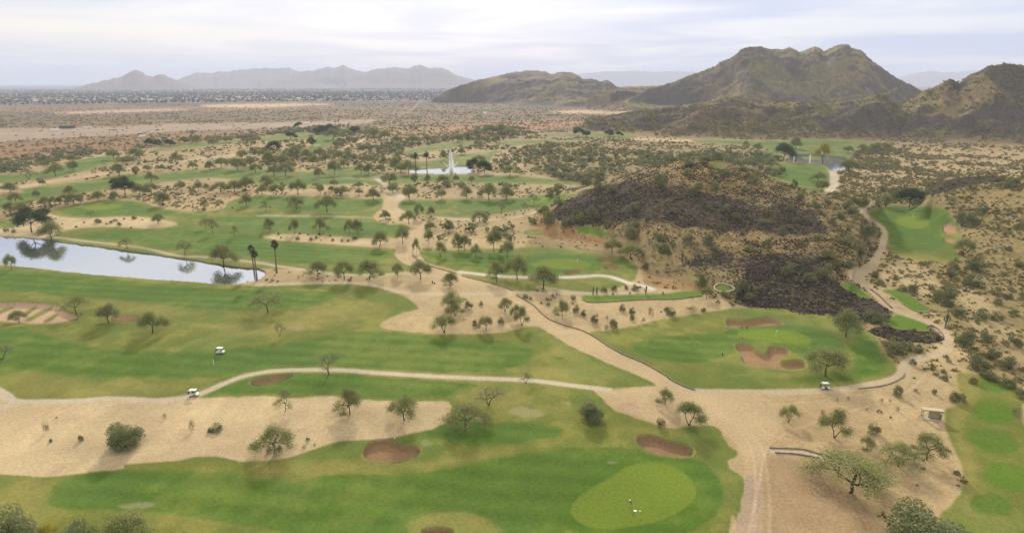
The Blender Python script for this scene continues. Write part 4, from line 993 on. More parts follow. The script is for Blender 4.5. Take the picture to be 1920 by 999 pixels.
def settle_labels():
    by = {}
    for o, b, px, py in PENDING: by.setdefault(b, []).append((px, py, o))
    for b, L in by.items():
        L.sort(key=lambda t: t[0])
        if len(L) == 1: L[0][2]['label'] = b; continue
        for i, (_, _, o) in enumerate(L):
            w = 'westernmost' if i == 0 else ('easternmost' if i == len(L) - 1 else ORD(i + 1) + ' from west')
            o['label'] = b + ', ' + w
KNAME = {'m': ('mesquite_tree', 'olive mesquite', 'tree'), 'p': ('palo_verde_tree', 'pale palo verde', 'tree'), 's': ('mesquite_tree', 'thin mesquite', 'tree'),
         'b': ('bare_tree', 'bare brown tree', 'tree'), 'k': ('dark_tree', 'dark dense tree', 'tree'), 'd': ('ironwood_tree', 'round ironwood', 'tree'), 'y': ('yellow_tree', 'yellow tree', 'tree')}
used_var = {}
tree_no = 0
TREE_POS = []
def put_tree(px, py, h, w, kd, group=None):
    global tree_no
    p, r_ = hit(px, py)
    sh, sv = scale_at(p)
    a_dep = math.asin(min(1, (CAM_H - p.z) / (p - Vector((0, 0, CAM_H))).length))
    Wm = w / sh; Hm = max(h / sv - 0.18 * Wm * math.tan(a_dep), .6 * h / sv)
    tr, cr, H0, W0 = VAR[kd][tree_no % len(VAR[kd])]
    nm, desc, cat = KNAME[kd]
    e = bpy.data.objects.new(nm, None); sc.collection.objects.link(e)
    e.empty_display_size = 1
    e.location = (p.x, p.y, p.z); e.rotation_euler = (0, 0, (tree_no * 2.399) % 6.283)
    e.scale = (Wm / W0, Wm / W0, Hm / H0)
    link('trunk', tr, e); link('crown', cr, e)
    pend(e, "%s %s on %s %s" % (size_word(Wm), desc, surf_at(px, py), where(px, py, surf_at(px, py))), px, py, cat, group or 'trees of the golf course')
    TREE_POS.append((p.x, p.y, Wm))
    tree_no += 1
    return e
shrub_no = 0
def put_shrub(px, py, h, w, kd='g', name='desert_shrub', group='shrubs scattered over the desert ground'):
    global shrub_no
    p, r_ = hit(px, py); sh, sv = scale_at(p)
    Wm = w / sh; Hm = min(h / sv, Wm * 1.1) if kd != 'd' else h / sv
    _, cr, H0, W0 = BUSH[kd][shrub_no % len(BUSH[kd])]
    o = link(name, cr); o.location = (p.x, p.y, p.z - .03); o.rotation_euler = (0, 0, shrub_no * 1.7 % 6.28)
    o.scale = (Wm / W0, Wm / W0, max(Hm, .5 * Wm) / H0)
    desc = {'g': 'grey-green shrub', 'd': 'dry brownish shrub', 'k': 'dark round bush'}[kd]
    pend(o, "%s %s on %s %s" % ('tiny' if Wm < 1.5 else 'low' if Wm < 3 else 'big', desc, surf_at(px, py), where(px, py, surf_at(px, py))), px, py, 'shrub', group)
    TREE_POS.append((p.x, p.y, Wm))
    shrub_no += 1
    return o

TREES = """
233 837 70 78 d;515 848 64 68 p;535 771 54 36 s;656 776 58 52 m;758 788 55 54 m;873 800 58 76 p;917 758 45 58 b;617 702 51 50 b;1106 788 52 64 d;1247 758 38 31 p;
1292 797 56 62 p;986 718 27 27 b;1594 923 92 138 p;1684 874 60 70 p;1564 820 66 56 p;1478 791 40 36 p;1738 862 64 48 p;1626 846 38 28 p;1730 1048 170 185 d;1547 704 60 80 m;
1586 631 56 56 m;36 606 27 30 m;145 589 43 52 s;204 606 41 42 m;286 624 43 46 m;4 674 36 48 b;22 506 30 20 m;347 479 36 32 s;238 467 24 28 s;419 499 42 49 m;
97 450 36 42 m;60 436 48 52 k;82 412 22 26 k;502 586 50 62 s;525 630 30 20 b;834 624 38 48 p;911 620 32 28 p;846 583 42 38 p;853 591 24 36 p;946 584 28 32 p;
844 538 30 32 m;788 524 38 42 m;745 518 26 21 m;693 525 42 44 m;646 524 37 37 m;596 518 32 41 m;755 457 33 28 m;712 463 31 33 m;671 438 27 22 m;656 439 27 18 m;
600 435 28 24 m;616 438 20 9 s;553 438 28 19 m;506 434 26 23 m;767 420 25 27 m;723 412 18 20 m;441 445 25 14 s;386 429 26 20 s;399 438 33 22 s;297 421 20 23 m;
20 362 20 26 m;81 350 14 10 m;54 337 22 29 b;105 331 25 31 m;138 322 19 20 m;224 329 22 25 m;214 299 17 24 m;258 300 22 28 m;238 308 15 31 m;102 307 9 12 m;
136 304 13 18 m;255 327 14 15 m;277 322 12 17 m;303 320 11 15 m;362 318 13 16 m;394 319 17 18 m;415 314 17 21 m;446 320 23 30 m;330 304 18 17 m;284 343 20 20 m;
132 366 18 22 m;70 373 16 13 m;30 381 20 23 m;20 402 24 26 m;44 398 18 22 m;85 388 20 22 m;103 386 18 18 m;122 384 20 22 m;138 384 22 26 m;151 382 18 16 m;184 377 19 26 m;
235 366 34 40 k;218 350 16 20 k;262 366 20 24 m;284 364 20 26 m;306 386 26 31 m;171 408 17 17 s;214 377 18 18 m;385 392 19 18 p;414 392 22 15 s;462 386 22 25 m;340 358 18 20 m;
372 359 18 20 m;388 358 14 12 m;415 362 20 34 m;440 360 22 30 m;462 358 26 30 m;498 396 22 20 s;556 393 25 34 m;614 398 31 37 m;700 376 23 28 m;768 375 28 29 m;828 375 20 20 p;
875 373 24 22 m;917 375 30 34 m;950 374 26 28 m;560 366 29 31 m;519 366 21 24 m;492 365 18 22 m;601 364 18 16 m;622 360 11 14 m;642 366 17 30 m;674 366 12 15 m;672 353 12 22 m;
730 347 22 33 m;737 361 15 25 m;627 350 13 19 m;502 351 22 26 m;515 330 22 28 m;535 331 24 30 m;598 333 18 20 m;627 328 26 26 m;645 315 16 20 m;588 311 19 24 m;677 327 20 22 m;
692 327 20 20 m;714 323 14 18 m;742 322 26 26 m;752 324 16 24 m;766 326 24 32 m;720 312 18 15 m;697 308 16 14 m;746 305 14 14 m;776 303 14 18 m;832 301 18 14 m;887 322 24 24 k;
908 326 24 28 k;898 310 18 26 m;956 329 18 30 m;777 345 18 15 m;802 344 17 13 m;855 343 15 12 m;884 343 13 12 m;832 348 20 28 m;786 408 26 19 m;808 406 19 17 m;939 402 26 22 b;
806 432 16 24 m;842 432 20 18 m;900 416 20 30 m;781 473 27 14 p;804 457 26 17 m;826 480 28 25 p;860 470 34 26 m;872 470 30 22 m;892 482 27 22 p;926 471 44 28 m;951 483 33 26 m;931 527 40 36 m;
970 524 46 44 m;1019 540 46 56 m;1148 475 29 35 m;1183 486 31 44 m;1054 594 34 31 m;978 611 40 29 p;966 598 30 22 p;1325 561 26 22 m;1806 479 34 32 m;1705 389 38 49 k;1661 389 26 30 p;
1469 301 31 34 k;1542 307 36 30 y;1592 323 24 34 m;1534 341 18 27 m;1540 359 20 27 m;1492 280 22 22 m;1590 288 14 20 m;1618 284 13 20 m;1640 284 16 22 m;1658 283 14 20 m;1445 316 20 28 m;
1000 382 20 24 s;560 240 10 14 k;1085 256 16 22 k;1100 258 12 16 k;1142 256 12 20 k;1160 257 10 14 k;1398 277 12 12 m;1420 283 14 20 m;984 398 20 14 b;1020 408 24 28 m;
619 252 18 22 k;605 250 14 18 k;594 252 12 16 k;545 262 14 20 k;515 283 18 24 k;585 274 14 16 k;550 292 16 24 m;625 262 20 26 m;650 262 18 24 m;665 252 14 20 k;700 258 18 26 m;
720 262 16 24 m;745 270 14 24 m;775 270 14 26 m;800 268 14 22 m;858 266 14 22 m;875 262 14 20 m;895 258 14 22 m;920 252 16 26 m;940 252 18 30 m;955 256 16 26 m;930 268 14 16 m;
610 305 18 26 m;636 300 16 24 m;575 300 20 28 m;600 296 18 22 m;480 325 18 22 m;470 312 18 24 m;455 300 18 22 m;505 305 20 26 m;530 308 18 24 m;545 318 16 22 m;748 296 12 20 m;845 290 10 14 m;866 290 12 16 m;
281 274 14 14 k;296 274 12 12 k;318 274 12 16 k;345 270 12 18 m;370 268 14 18 m;400 275 14 18 m;425 268 12 18 m;465 268 9 10 m;262 282 12 16 m;30 1070 185 150 d;160 1050 125 90 d;238 1048 110 95 m;-50 1060 170 120 d;85 1010 36 50 y;
"""
for ln in TREES.replace('\n', ' ').split(';'):
    t_ = ln.split()
    if len(t_) == 5: put_tree(float(t_[0]), float(t_[1]), float(t_[2]), float(t_[3]), t_[4])
# hand placed shrubs: x, base y, height, width, kind
SHRUBS = """
152 826 16 13 g;405 808 18 26 g;395 810 12 14 g;96 828 18 8 g;360 806 28 14 d;88 812 30 16 d;309 785 16 8 d;106 783 4 5 k;577 826 10 10 k;505 846 14 14 k;524 845 14 16 k;570 840 8 10 d;590 834 6 8 d;540 832 6 7 d;
1239 800 22 22 k;1637 812 25 29 g;1683 742 26 23 g;1770 700 12 13 g;1771 713 14 14 g;1751 738 19 12 g;1788 752 30 22 g;1802 752 22 20 g;1711 685 22 16 k;1542 780 18 10 d;1569 752 12 5 d;1652 755 14 9 d;1668 754 10 6 d;
1682 771 14 9 d;1625 769 8 7 d;1590 748 8 8 d;878 579 19 22 k;902 573 14 11 k;890 611 14 15 g;939 608 18 18 k;560 522 8 6 d;985 560 12 15 k;995 562 8 10 k;1015 569 5 6 k;1028 573 8 9 k;1036 556 7 8 k;1075 563 12 14 k;
1079 585 20 16 g;1094 592 14 14 g;1115 606 24 20 g;1150 614 20 22 g;1137 618 16 12 d;1167 583 16 15 g;1185 590 22 16 g;1185 600 16 12 g;1220 594 26 14 d;1207 605 14 10 d;1258 592 18 24 g;1250 583 10 14 g;1297 586 16 30 d;1138 600 12 8 d;
1133 547 12 16 g;1152 544 12 16 g;1174 542 10 10 g;1191 544 14 18 g;1149 552 6 6 k;1181 551 6 6 k;1243 551 6 6 k;1315 537 32 31 g;1390 547 28 32 g;1405 560 14 24 g;1360 556 14 20 g;1637 602 26 44 g;1660 600 18 24 g;
1183 445 22 35 g;1240 452 18 22 g;1243 472 20 31 g;1289 456 22 28 g;1328 461 24 27 g;1406 472 16 26 g;1437 464 22 20 g;1210 505 20 17 g;1465 442 18 20 g;1585 459 24 34 g;1622 442 26 42 g;1550 485 22 30 g;1508 495 17 20 g;
1475 514 26 28 g;1547 519 32 35 g;1518 529 24 28 g;1612 479 20 26 g;1765 566 44 49 g;1828 506 32 39 g;1822 424 34 34 g;1800 420 30 26 g;1838 400 22 26 g;1822 535 26 42 g;1783 520 20 24 g;1710 548 18 26 g;1690 545 14 20 g;1650 535 14 18 g;1680 525 10 16 g;1640 520 12 18 g;
1786 505 18 24 g;1868 600 20 30 g;1840 600 22 30 g;1810 650 40 44 g;1830 690 36 44 g;1860 672 26 32 g;1900 650 30 36 g;1890 690 30 40 g;1850 640 26 34 g;1780 575 16 22 g;1795 590 18 24 g;1680 660 24 44 g;1700 655 20 30 g;1660 652 20 24 d;1720 660 14 20 g;
1825 718 14 22 g;1860 712 20 34 g;1890 725 22 30 g;1912 745 26 24 g;1845 705 18 26 g;1905 780 24 22 d;1890 560 14 20 g;1900 590 14 24 g;1870 570 14 22 g;1912 500 14 22 g;1890 470 12 16 g;1910 430 16 22 g;1890 350 16 24 g;1905 345 16 20 g;1875 340 12 22 g;
1235 345 24 22 g;1245 338 12 18 g;1300 365 26 30 g;1310 355 16 22 g;1290 330 16 22 g;1340 358 20 24 g;1360 330 14 24 g;1240 352 24 22 g;1190 395 20 24 g;1110 410 28 30 g;1085 415 20 24 g;1070 420 20 20 g;1100 350 22 30 g;1120 355 20 24 g;1410 345 20 26 g;1398 360 14 22 g;
1360 398 18 18 g;1380 412 16 20 g;1185 428 20 32 g;1140 426 16 16 g;1060 425 18 24 g;1030 422 30 30 g;1045 385 18 26 g;1455 330 16 26 g;1490 350 16 16 g;1500 375 14 26 g;1530 390 16 22 g;1480 395 14 20 g;1550 385 16 20 g;1590 390 18 26 g;1605 382 18 22 g;1620 385 18 22 g;
1465 325 16 18 g;1440 325 14 22 g;1395 322 12 24 g;1290 310 12 30 g;1320 305 14 34 g;1345 300 16 30 g;1060 336 16 34 g;1080 338 16 34 g;1100 338 18 34 g;1125 338 18 34 g;1150 362 20 24 g;1040 365 16 28 g;1030 372 14 22 g;
1080 405 14 20 g;1340 470 14 20 g;1350 430 14 18 g;1260 400 12 16 g;1330 395 12 18 g;1430 420 12 18 g;1500 460 14 18 g;1480 430 12 16 g;1390 440 12 16 g;1530 450 14 20 g;1560 420 16 22 g;1600 400 16 26 g;1575 410 14 22 g;1590 500 16 20 g;1570 500 16 18 g;1610 500 14 16 g;
12 436 11 13 k;26 437 10 11 k;143 427 5 7 k;158 418 4 6 k;184 418 9 17 g;200 421 5 5 k;208 419 7 8 k;216 415 6 11 k;224 424 10 10 k;233 412 6 5 k;246 428 4 5 k;252 411 8 12 g;267 413 3 4 k;117 421 3 4 k;105 411 3 4 k;
558 450 9 12 k;562 440 5 6 k;583 451 8 9 k;578 441 4 6 k;599 441 6 7 k;619 443 5 7 k;624 452 7 9 k;641 453 5 7 k;653 453 6 7 k;665 449 7 12 k;527 447 5 5 k;522 440 6 6 g;593 447 6 6 g;602 451 3 4 k;
332 366 5 8 g;328 372 3 5 k;348 374 4 6 k;340 380 3 5 k;325 383 3 5 k;355 387 3 5 k;370 390 5 5 k;318 381 3 5 k;401 375 3 6 k;405 389 2 4 k;436 391 4 6 k;371 375 3 4 k;300 382 3 4 k;355 373 3 4 k;358 359 8 10 k;
""" 
for ln in SHRUBS.replace('\n', ' ').split(';'):
    t_ = ln.split()
    if len(t_) == 5: put_shrub(float(t_[0]), float(t_[1]), float(t_[2]), float(t_[3]), t_[4])
print("trees", tree_no, "shrubs", shrub_no)

# ------------------------------------------------------------------ palms and saguaros
def palm_meshes(seed):
    r = random.Random(seed); V, Fc = [], []
    tube(V, Fc, [(0, 0, -.2), (.05, 0, 3), (.12, .05, 6.5), (.1, .1, 10)], [.30, .22, .19, .17], 8)
    trunk = py_mesh('trunk', V, Fc, PBARK)
    V, Fc, S = [], [], []
    for i in range(46):
        a = r.uniform(0, 6.28); el = r.uniform(-1.2, 1.2); L = r.uniform(1.2, 1.7)
        d = Vector((math.cos(a) * math.cos(el), math.sin(a) * math.cos(el), math.sin(el)))
        s_ = Vector((-math.sin(a), math.cos(a), 0)); p0 = Vector((.1, .1, 9.9))
        b = len(V); q = p0.copy()
        for k in range(5):
            t = k / 4; wd = (.06, .10, .48, .42, .04)[k]
            q = p0 + d * L * t + Vector((0, 0, -1)) * (.55 * t * t * L)
            V += [q - s_ * wd, q + s_ * wd]
        for k in range(4): Fc.append((b + 2 * k, b + 2 * k + 1, b + 2 * k + 3, b + 2 * k + 2))
    crown = py_mesh('crown', V, Fc, L_FROND, False)
    a_ = crown.attributes.new('shade', 'FLOAT', 'POINT'); a_.data.foreach_set('value', [random.random() for _ in V])
    V, Fc = [], []
    tube(V, Fc, [(.1, .1, 8.3), (.1, .1, 8.9), (.1, .1, 9.7)], [.25, .55, .35], 9)
    skirt = py_mesh('dead_frond_skirt', V, Fc, plain_mat('dead_frond', (.16, .115, .06), .9, .1, .3))
    return trunk, crown, skirt
PM = [palm_meshes(5), palm_meshes(6)]
for i, (px, py, h, lb) in enumerate([(519, 512, 64, "tall fan palm alone on the sand beside the long lake tip"), (482, 526, 62, "fan palm at the very tip of the long lake"), (477, 513, 56, "fan palm behind the lake tip palm"),
                                     (801, 326, 40, "tall fan palm in front of the fountain pond"), (780, 326, 38, "fan palm behind the trees at the fountain pond end")]):
    p, _ = hit(px, py); sh, sv = scale_at(p); Hm = h / sv
    e = bpy.data.objects.new('fan_palm', None); sc.collection.objects.link(e); e.location = p; e.rotation_euler = (0, 0, i * 1.3)
    e.scale = (Hm / 11, Hm / 11, Hm / 11)
    for nm, me in zip(('trunk', 'crown', 'dead_frond_skirt'), PM[i % 2]): link(nm, me, e)
    e['label'] = lb; e['category'] = 'palm tree'; e['group'] = 'fan palms'

def saguaro(h, arms, seed):
    r = random.Random(seed); V, Fc = [], []
    tube(V, Fc, [(0, 0, -.1), (0, 0, h * .3), (0, 0, h * .8), (0, 0, h * .96), (0, 0, h)], [.2, .25, .25, .19, .06], 10)
    for i in range(arms):
        a = i * 2.6 + .3; z0 = h * r.uniform(.38, .52); d = Vector((math.cos(a), math.sin(a), 0)); L = h * r.uniform(.25, .38)
        tube(V, Fc, [Vector((0, 0, z0)), Vector((0, 0, z0)) + d * .55, Vector((0, 0, z0 + .35)) + d * .85, Vector((0, 0, z0 + L * .8)) + d * .9, Vector((0, 0, z0 + L)) + d * .9], [.14, .16, .17, .15, .05], 8)
    return py_mesh('saguaro_cactus', V, Fc, CACT)
for i, (px, py, h, ar, lb) in enumerate([(1772, 615, 32, 3, "many armed saguaro beside the tee path bend"), (1048, 378, 12, 1, "short saguaro at the edge of the green below the rocky hill tip"), (1211, 551, 15, 2, "saguaro behind the long narrow tee"),
                                        (1112, 552, 15, 1, "thin saguaro among bushes at the narrow tee's west end"), (1119, 552, 14, 2, "armed saguaro beside the bushes at the narrow tee's west end"), (1638, 368, 14, 0, "straight saguaro where the hillside path begins"),
                                        (1671, 366, 14, 1, "saguaro between the two trees of the hillside green"), (1687, 362, 16, 1, "saguaro behind the dark tree of the hillside green"), (1699, 362, 16, 0, "columnar saguaro rising behind the dark tree"),
                                        (1740, 352, 10, 0, "saguaro beside the dark rock slope")]):
    p, _ = hit(px, py); sh, sv = scale_at(p); Hm = max(h / sv, 1.5)
    o = link('saguaro_cactus', saguaro(Hm, ar, i)); o.location = p; o.rotation_euler = (0, 0, .15 + .3 * i)
    o['label'] = lb; o['category'] = 'cactus'; o['group'] = 'saguaros'

# ------------------------------------------------------------------ the uncountable: scrub, far woods, rock rubble
area = (RR[:NR] * (np.abs(np.gradient(AZ))[None, :])) * np.gradient(R)[:, None]
def scatter(n, weight, seed):
    r = np.random.default_rng(seed)
    w = (weight * area).ravel().astype(np.float64); w[~np.isfinite(w)] = 0
    cs = np.cumsum(w); k = np.searchsorted(cs, r.uniform(0, cs[-1], n))
    j, c_ = k // NC, k % NC
    dr = np.gradient(R)[j] * r.uniform(-.5, .5, n); da = np.gradient(AZ)[c_] * r.uniform(-.5, .5, n)
    rad_ = R[j] + dr; az = AZ[c_] + da
    z = Z[j, c_]
    jn = np.clip(j + np.sign(dr).astype(int), 0, NR - 1)
    z = z + (Z[jn, c_] - z) * np.abs(dr) / np.maximum(np.abs(R[jn] - R[j]), 1e-3)
    return rad_ * np.sin(az), rad_ * np.cos(az), z, j, c_
inn = np.zeros_like(GX, bool); inn[:, :NI] = True
SH = np.where(inframe, sample(shrubd, PX, PY), 0.0)
scr = M[..., 2]
dist_f = np.where(RR < 500, 1.0, (500 / RR) ** 1.3)
clumps = sstep(.35, .62, fbm(GX / 26, GY / 26, 201, 3)) + .15
Wt = scr * clumps * dist_f * inn * (RR < 2700) * (RR > 60) * (M[..., 3] < .4) * (WAT < .02) * (M[..., 0] < .1)
Wt *= np.where(RID == 1, 2.2, 1) * np.where((RID > 1) & (RID < 9) & (RR > 800), 3.0, 1) * np.where(paint & (PX > 1560) & (PY > 275) & (RR < 900), 4.0, 1) * np.where(paint & (PX > 940) & (PX < 1640) & (PY > 265) & (PY < 345), 1.1, 1)
# open pale sand and dirt carry little
Wt *= np.where(np.isin(KID, [i for i, n in enumerate(ids) if n in ('sandy_ground', 'dirt_road', 'dirt_ground')]), .05, 1)
lowdirt = paint & (PY > 560) & (scr < .5) & (PX < 1600)
Wt *= np.where(lowdirt, .08, 1)
Wt *= np.where(paint & (PY > 735) & (PX > 1300) & (PX < 1790), .15, 1)
NSH = 95000
sx_, sy_, sz_, sj, sc_ = scatter(NSH, Wt, 301)
sr = np.random.default_rng(302)
rad_ = sr.uniform(.35, 1.25, NSH) * np.where(sr.uniform(0, 1, NSH) > .9, 1.6, 1) * np.clip(R[sj] / 420, .85, 1.9)
nf = 13
cen = np.repeat(np.stack([sx_, sy_, sz_], 1), nf, 0)
dd = sr.normal(size=(NSH * nf, 3)); dd /= np.linalg.norm(dd, axis=1)[:, None]; dd[:, 2] = np.abs(dd[:, 2]) * .9 + .05
rr3 = np.repeat(rad_, nf)[:, None]
cen = cen + dd * rr3 * sr.uniform(.35, .95, (NSH * nf, 1))
kindv = np.repeat(sr.uniform(0, 1, NSH), nf)
e1 = sr.normal(size=cen.shape); e1 /= np.linalg.norm(e1, axis=1)[:, None]
e2 = np.cross(e1, sr.normal(size=cen.shape)); e2 /= np.linalg.norm(e2, axis=1)[:, None]
Vt = np.stack([cen + e1 * rr3 * .42, cen - e1 * rr3 * .2 + e2 * rr3 * .36, cen - e1 * rr3 * .2 - e2 * rr3 * .36], 1).reshape(-1, 3)
scrub_m = leaf_mat("scrub_leaf", (0.130, 0.128, 0.052), (0.245, 0.212, 0.100))
me = np_mesh('desert_scrub', Vt, np.arange(len(Vt)), 3, scrub_m, False, {'shade': ('FLOAT', np.repeat(np.clip(kindv * .8 + sr.uniform(0, .2, len(kindv)), 0, 1), 3))})
o = link('desert_scrub', me); o['kind'] = 'stuff'; o['label'] = 'low brown and olive desert scrub speckling the bare ground and hillsides'; o['category'] = 'scrub'

# low far trees that read as a mass in belts
belt = np.zeros_like(GX)
def bl(pts, v):
    r = fill(spline(pts), 4); ys, xs, m = r
    global TD
    TD[ys, xs] = np.maximum(TD[ys, xs], m * v)
TD = np.zeros((RH, RW), np.float32)
bl([(-300, 300), (0, 300), (60, 290), (150, 278), (190, 284), (120, 300), (60, 318), (0, 325), (-300, 350)], 1)
bl([(270, 268), (330, 262), (460, 255), (480, 262), (400, 272), (300, 276)], .8)
bl([(440, 268), (480, 252), (560, 240), (640, 238), (700, 245), (690, 262), (640, 285), (600, 300), (560, 300), (480, 330), (440, 330), (420, 310), (470, 290)], .9)
bl([(640, 290), (690, 275), (760, 262), (860, 255), (900, 240), (960, 236), (1000, 250), (1010, 275), (970, 285), (900, 280), (800, 275), (740, 285), (700, 300), (650, 310)], .8)
bl([(935, 300), (960, 280), (1010, 270), (1110, 275), (1200, 285), (1280, 290), (1330, 296), (1230, 310), (1130, 330), (1060, 335), (1000, 325), (940, 325)], .65)
bl([(1310, 285), (1400, 285), (1460, 300), (1450, 320), (1400, 315), (1340, 300)], .9)
bl([(500, 360), (480, 345), (560, 348), (700, 350), (720, 345), (760, 350), (740, 368), (690, 366), (560, 366)], .35)
bl([(780, 420), (860, 415), (960, 405), (1000, 420), (990, 450), (960, 462), (860, 460), (790, 462)], .35)
bl([(820, 350), (960, 350), (1060, 350), (1040, 362), (960, 368), (830, 366)], .5)
bl([(1570, 270), (1640, 276), (1720, 275), (1700, 285), (1620, 292), (1575, 290)], .8)
bl([(1590, 300), (1680, 300), (1760, 315), (1740, 322), (1660, 318), (1590, 312)], .3)
bl([(1620, 372), (1640, 362), (1740, 355), (1740, 380), (1700, 380)], .4)
TDv = np.where(inframe, sample(TD, PX, PY), 0)
clt = sstep(.38, .6, fbm(GX / 30, GY / 30, 211, 3)) + .08
Wb = TDv * clt * inn * paint * (M[..., 0] < .3) * (M[..., 3] < .3) * (WAT < .02)
NT_ = 1900
tx, ty, tz, tj, tc2 = scatter(NT_, Wb, 311)
tr_ = np.random.default_rng(312)
tw = tr_.uniform(3.2, 7.5, NT_); th_ = tw * tr_.uniform(.55, .8, NT_)
nf = 46
base = np.repeat(np.stack([tx, ty, tz + th_ * .55], 1), nf, 0)
dd = tr_.normal(size=(NT_ * nf, 3)); dd /= np.linalg.norm(dd, axis=1)[:, None]
rr3 = np.repeat(tw / 2, nf)[:, None]; hh3 = np.repeat(th_ / 2, nf)[:, None]
cen = base + dd * np.concatenate([rr3, rr3, hh3 * .85], 1) * tr_.uniform(.5, 1.0, (NT_ * nf, 1)) 
e1 = tr_.normal(size=cen.shape); e1 /= np.linalg.norm(e1, axis=1)[:, None]
e2 = np.cross(e1, tr_.normal(size=cen.shape)); e2 /= np.linalg.norm(e2, axis=1)[:, None]
s3 = rr3 * .30
Vt = np.stack([cen + e1 * s3, cen - e1 * s3 * .5 + e2 * s3 * .85, cen - e1 * s3 * .5 - e2 * s3 * .85], 1).reshape(-1, 3)
kv = np.repeat(tr_.uniform(0, .8, NT_), nf) + tr_.uniform(0, .2, NT_ * nf)
me = np_mesh('far_woods', Vt, np.arange(len(Vt)), 3, leaf_mat("far_leaf", (0.110, 0.125, 0.052), (0.23, 0.245, 0.115)), False, {'shade': ('FLOAT', np.repeat(kv, 3))})
o = link('far_woods', me); o['kind'] = 'stuff'; o['label'] = 'belts of low desert trees merging into a mass across the far course'; o['category'] = 'woods'

# broken dark rock over the volcanic slopes
RD = np.where(inframe, sample(rockd, PX, PY), 0) * paint * (M[..., 1] > .2)
NRK = 26000
qx, qy, qz, qj, qc = scatter(NRK, RD * (0.2 + sstep(.45, .6, fbm(GX / 14, GY / 14, 221, 3))), 321)
qr = np.random.default_rng(322)
s_ = qr.uniform(.15, .60, NRK) ** 1.2 * 1.1
octa = np.array([[1, 0, 0], [-1, 0, 0], [0, 1, 0], [0, -1, 0], [0, 0, .8], [0, 0, -.6]], float)
of = np.array([[0, 2, 4], [2, 1, 4], [1, 3, 4], [3, 0, 4], [2, 0, 5], [1, 2, 5], [3, 1, 5], [0, 3, 5]])
Vr = octa[None] * (s_[:, None, None] * qr.uniform(.6, 1.3, (NRK, 6, 1)))
ang = qr.uniform(0, 6.28, NRK); ca, sa = np.cos(ang)[:, None], np.sin(ang)[:, None]
Vr = np.stack([Vr[..., 0] * ca - Vr[..., 1] * sa, Vr[..., 0] * sa + Vr[..., 1] * ca, Vr[..., 2]], -1) + np.stack([qx, qy, qz + s_ * .15], 1)[:, None]
Ir = (of[None] + (np.arange(NRK) * 6)[:, None, None]).reshape(-1)
m_rock, rnt, rbs = new_mat("basalt"); q = NT(rnt)
q.l(q.mix(q.n('ShaderNodeAttribute', attribute_name='shade').outputs['Fac'], (0.020, 0.017, 0.014), (0.105, 0.080, 0.056)), rbs.inputs['Base Color'])
me = np_mesh('rock_rubble', Vr.reshape(-1, 3), Ir, 3, m_rock, False, {'shade': ('FLOAT', np.repeat(qr.uniform(0, 1, NRK) ** 2, 6))})
o = link('rock_rubble', me); o['kind'] = 'stuff'; o['label'] = 'dark broken basalt rubble covering the rocky hill slopes'; o['category'] = 'rocks'

# ------------------------------------------------------------------ far suburb
def bm_box(V, Fc, cx, cy, cz, sx, sy, sz, rot=0.0):
    b = len(V); c, s = math.cos(rot), math.sin(rot)
    for dz in (-.5, .5):
        for dx, dy in ((-.5, -.5), (.5, -.5), (.5, .5), (-.5, .5)):
            x, y = dx * sx, dy * sy
            V.append(Vector((cx + x * c - y * s, cy + x * s + y * c, cz + dz * sz)))
    for f in ((0, 3, 2, 1), (4, 5, 6, 7), (0, 1, 5, 4), (1, 2, 6, 5), (2, 3, 7, 6), (3, 0, 4, 7)): Fc.append(tuple(b + i for i in f))
def house_mesh(i, wall, roofc, L=18, Wd=13, Hh=3.4):
    V, Fc = [], []
    bm_box(V, Fc, 0, 0, Hh / 2 - .5, L, Wd, Hh + 1)
    bm_box(V, Fc, L * .32, -Wd * .55, Hh / 2 - .5, L * .34, Wd * .4, Hh + .6)
    nw = len(Fc); b = len(V); e = .7
    for p in ((-L / 2 - e, -Wd / 2 - e, Hh), (L / 2 + e, -Wd / 2 - e, Hh), (L / 2 + e, Wd / 2 + e, Hh), (-L / 2 - e, Wd / 2 + e, Hh), (-L / 2 + Wd / 2, 0, Hh + 2.3), (L / 2 - Wd / 2, 0, Hh + 2.3)): V.append(Vector(p))
    Fc += [(b, b + 1, b + 5, b + 4), (b + 1, b + 2, b + 5), (b + 2, b + 3, b + 4, b + 5), (b + 3, b, b + 4)]
    me = bpy.data.meshes.new('house'); me.from_pydata([tuple(v) for v in V], [], Fc)
    me.materials.append(wall); me.materials.append(roofc)
    for k, p in enumerate(me.polygons): p.material_index = 1 if k >= nw else 0
    return me
wl = [plain_mat('stucco_a', (.40, .34, .28), .9, .1), plain_mat('stucco_b', (.50, .46, .41), .9, .1), plain_mat('stucco_c', (.48, .38, .29), .9, .1)]
rl = [plain_mat('roof_tan', (.40, .28, .20), .9, .1), plain_mat('roof_white', (.50, .48, .45), .8, .1), plain_mat('roof_grey', (.30, .28, .27), .9, .1)]
HS = [(house_mesh(i, wl[i % 3], rl[i // 3]), ('cream', 'white', 'tan')[i % 3], ('tan', 'white', 'grey')[i // 3]) for i in range(9)]
hr = random.Random(77)
nh = 0
while nh < 290:
    px = hr.uniform(-20, 900); py = hr.triangular(177, 189.3, 188.5) + (2 if px < 200 else 0)
    if px > 820 and py > 182: continue
    p, r_ = hit(px, py)
    if not (2900 < r_ < 6500) or p.z > 5: continue
    me, wc, rc = HS[hr.randrange(9)]
    o = link('house', me); o.location = (p.x, p.y, p.z); o.rotation_euler = (0, 0, hr.choice([0, 1.57, .3, 1.2])); o.scale = (hr.uniform(.8, 1.25),) * 3
    o['label'] = "tiny %s house with a %s roof in the far suburb" % (wc, rc); o['category'] = 'house'; o['group'] = 'houses of the far suburb, %s with %s roofs' % (wc, rc)
    nh += 1
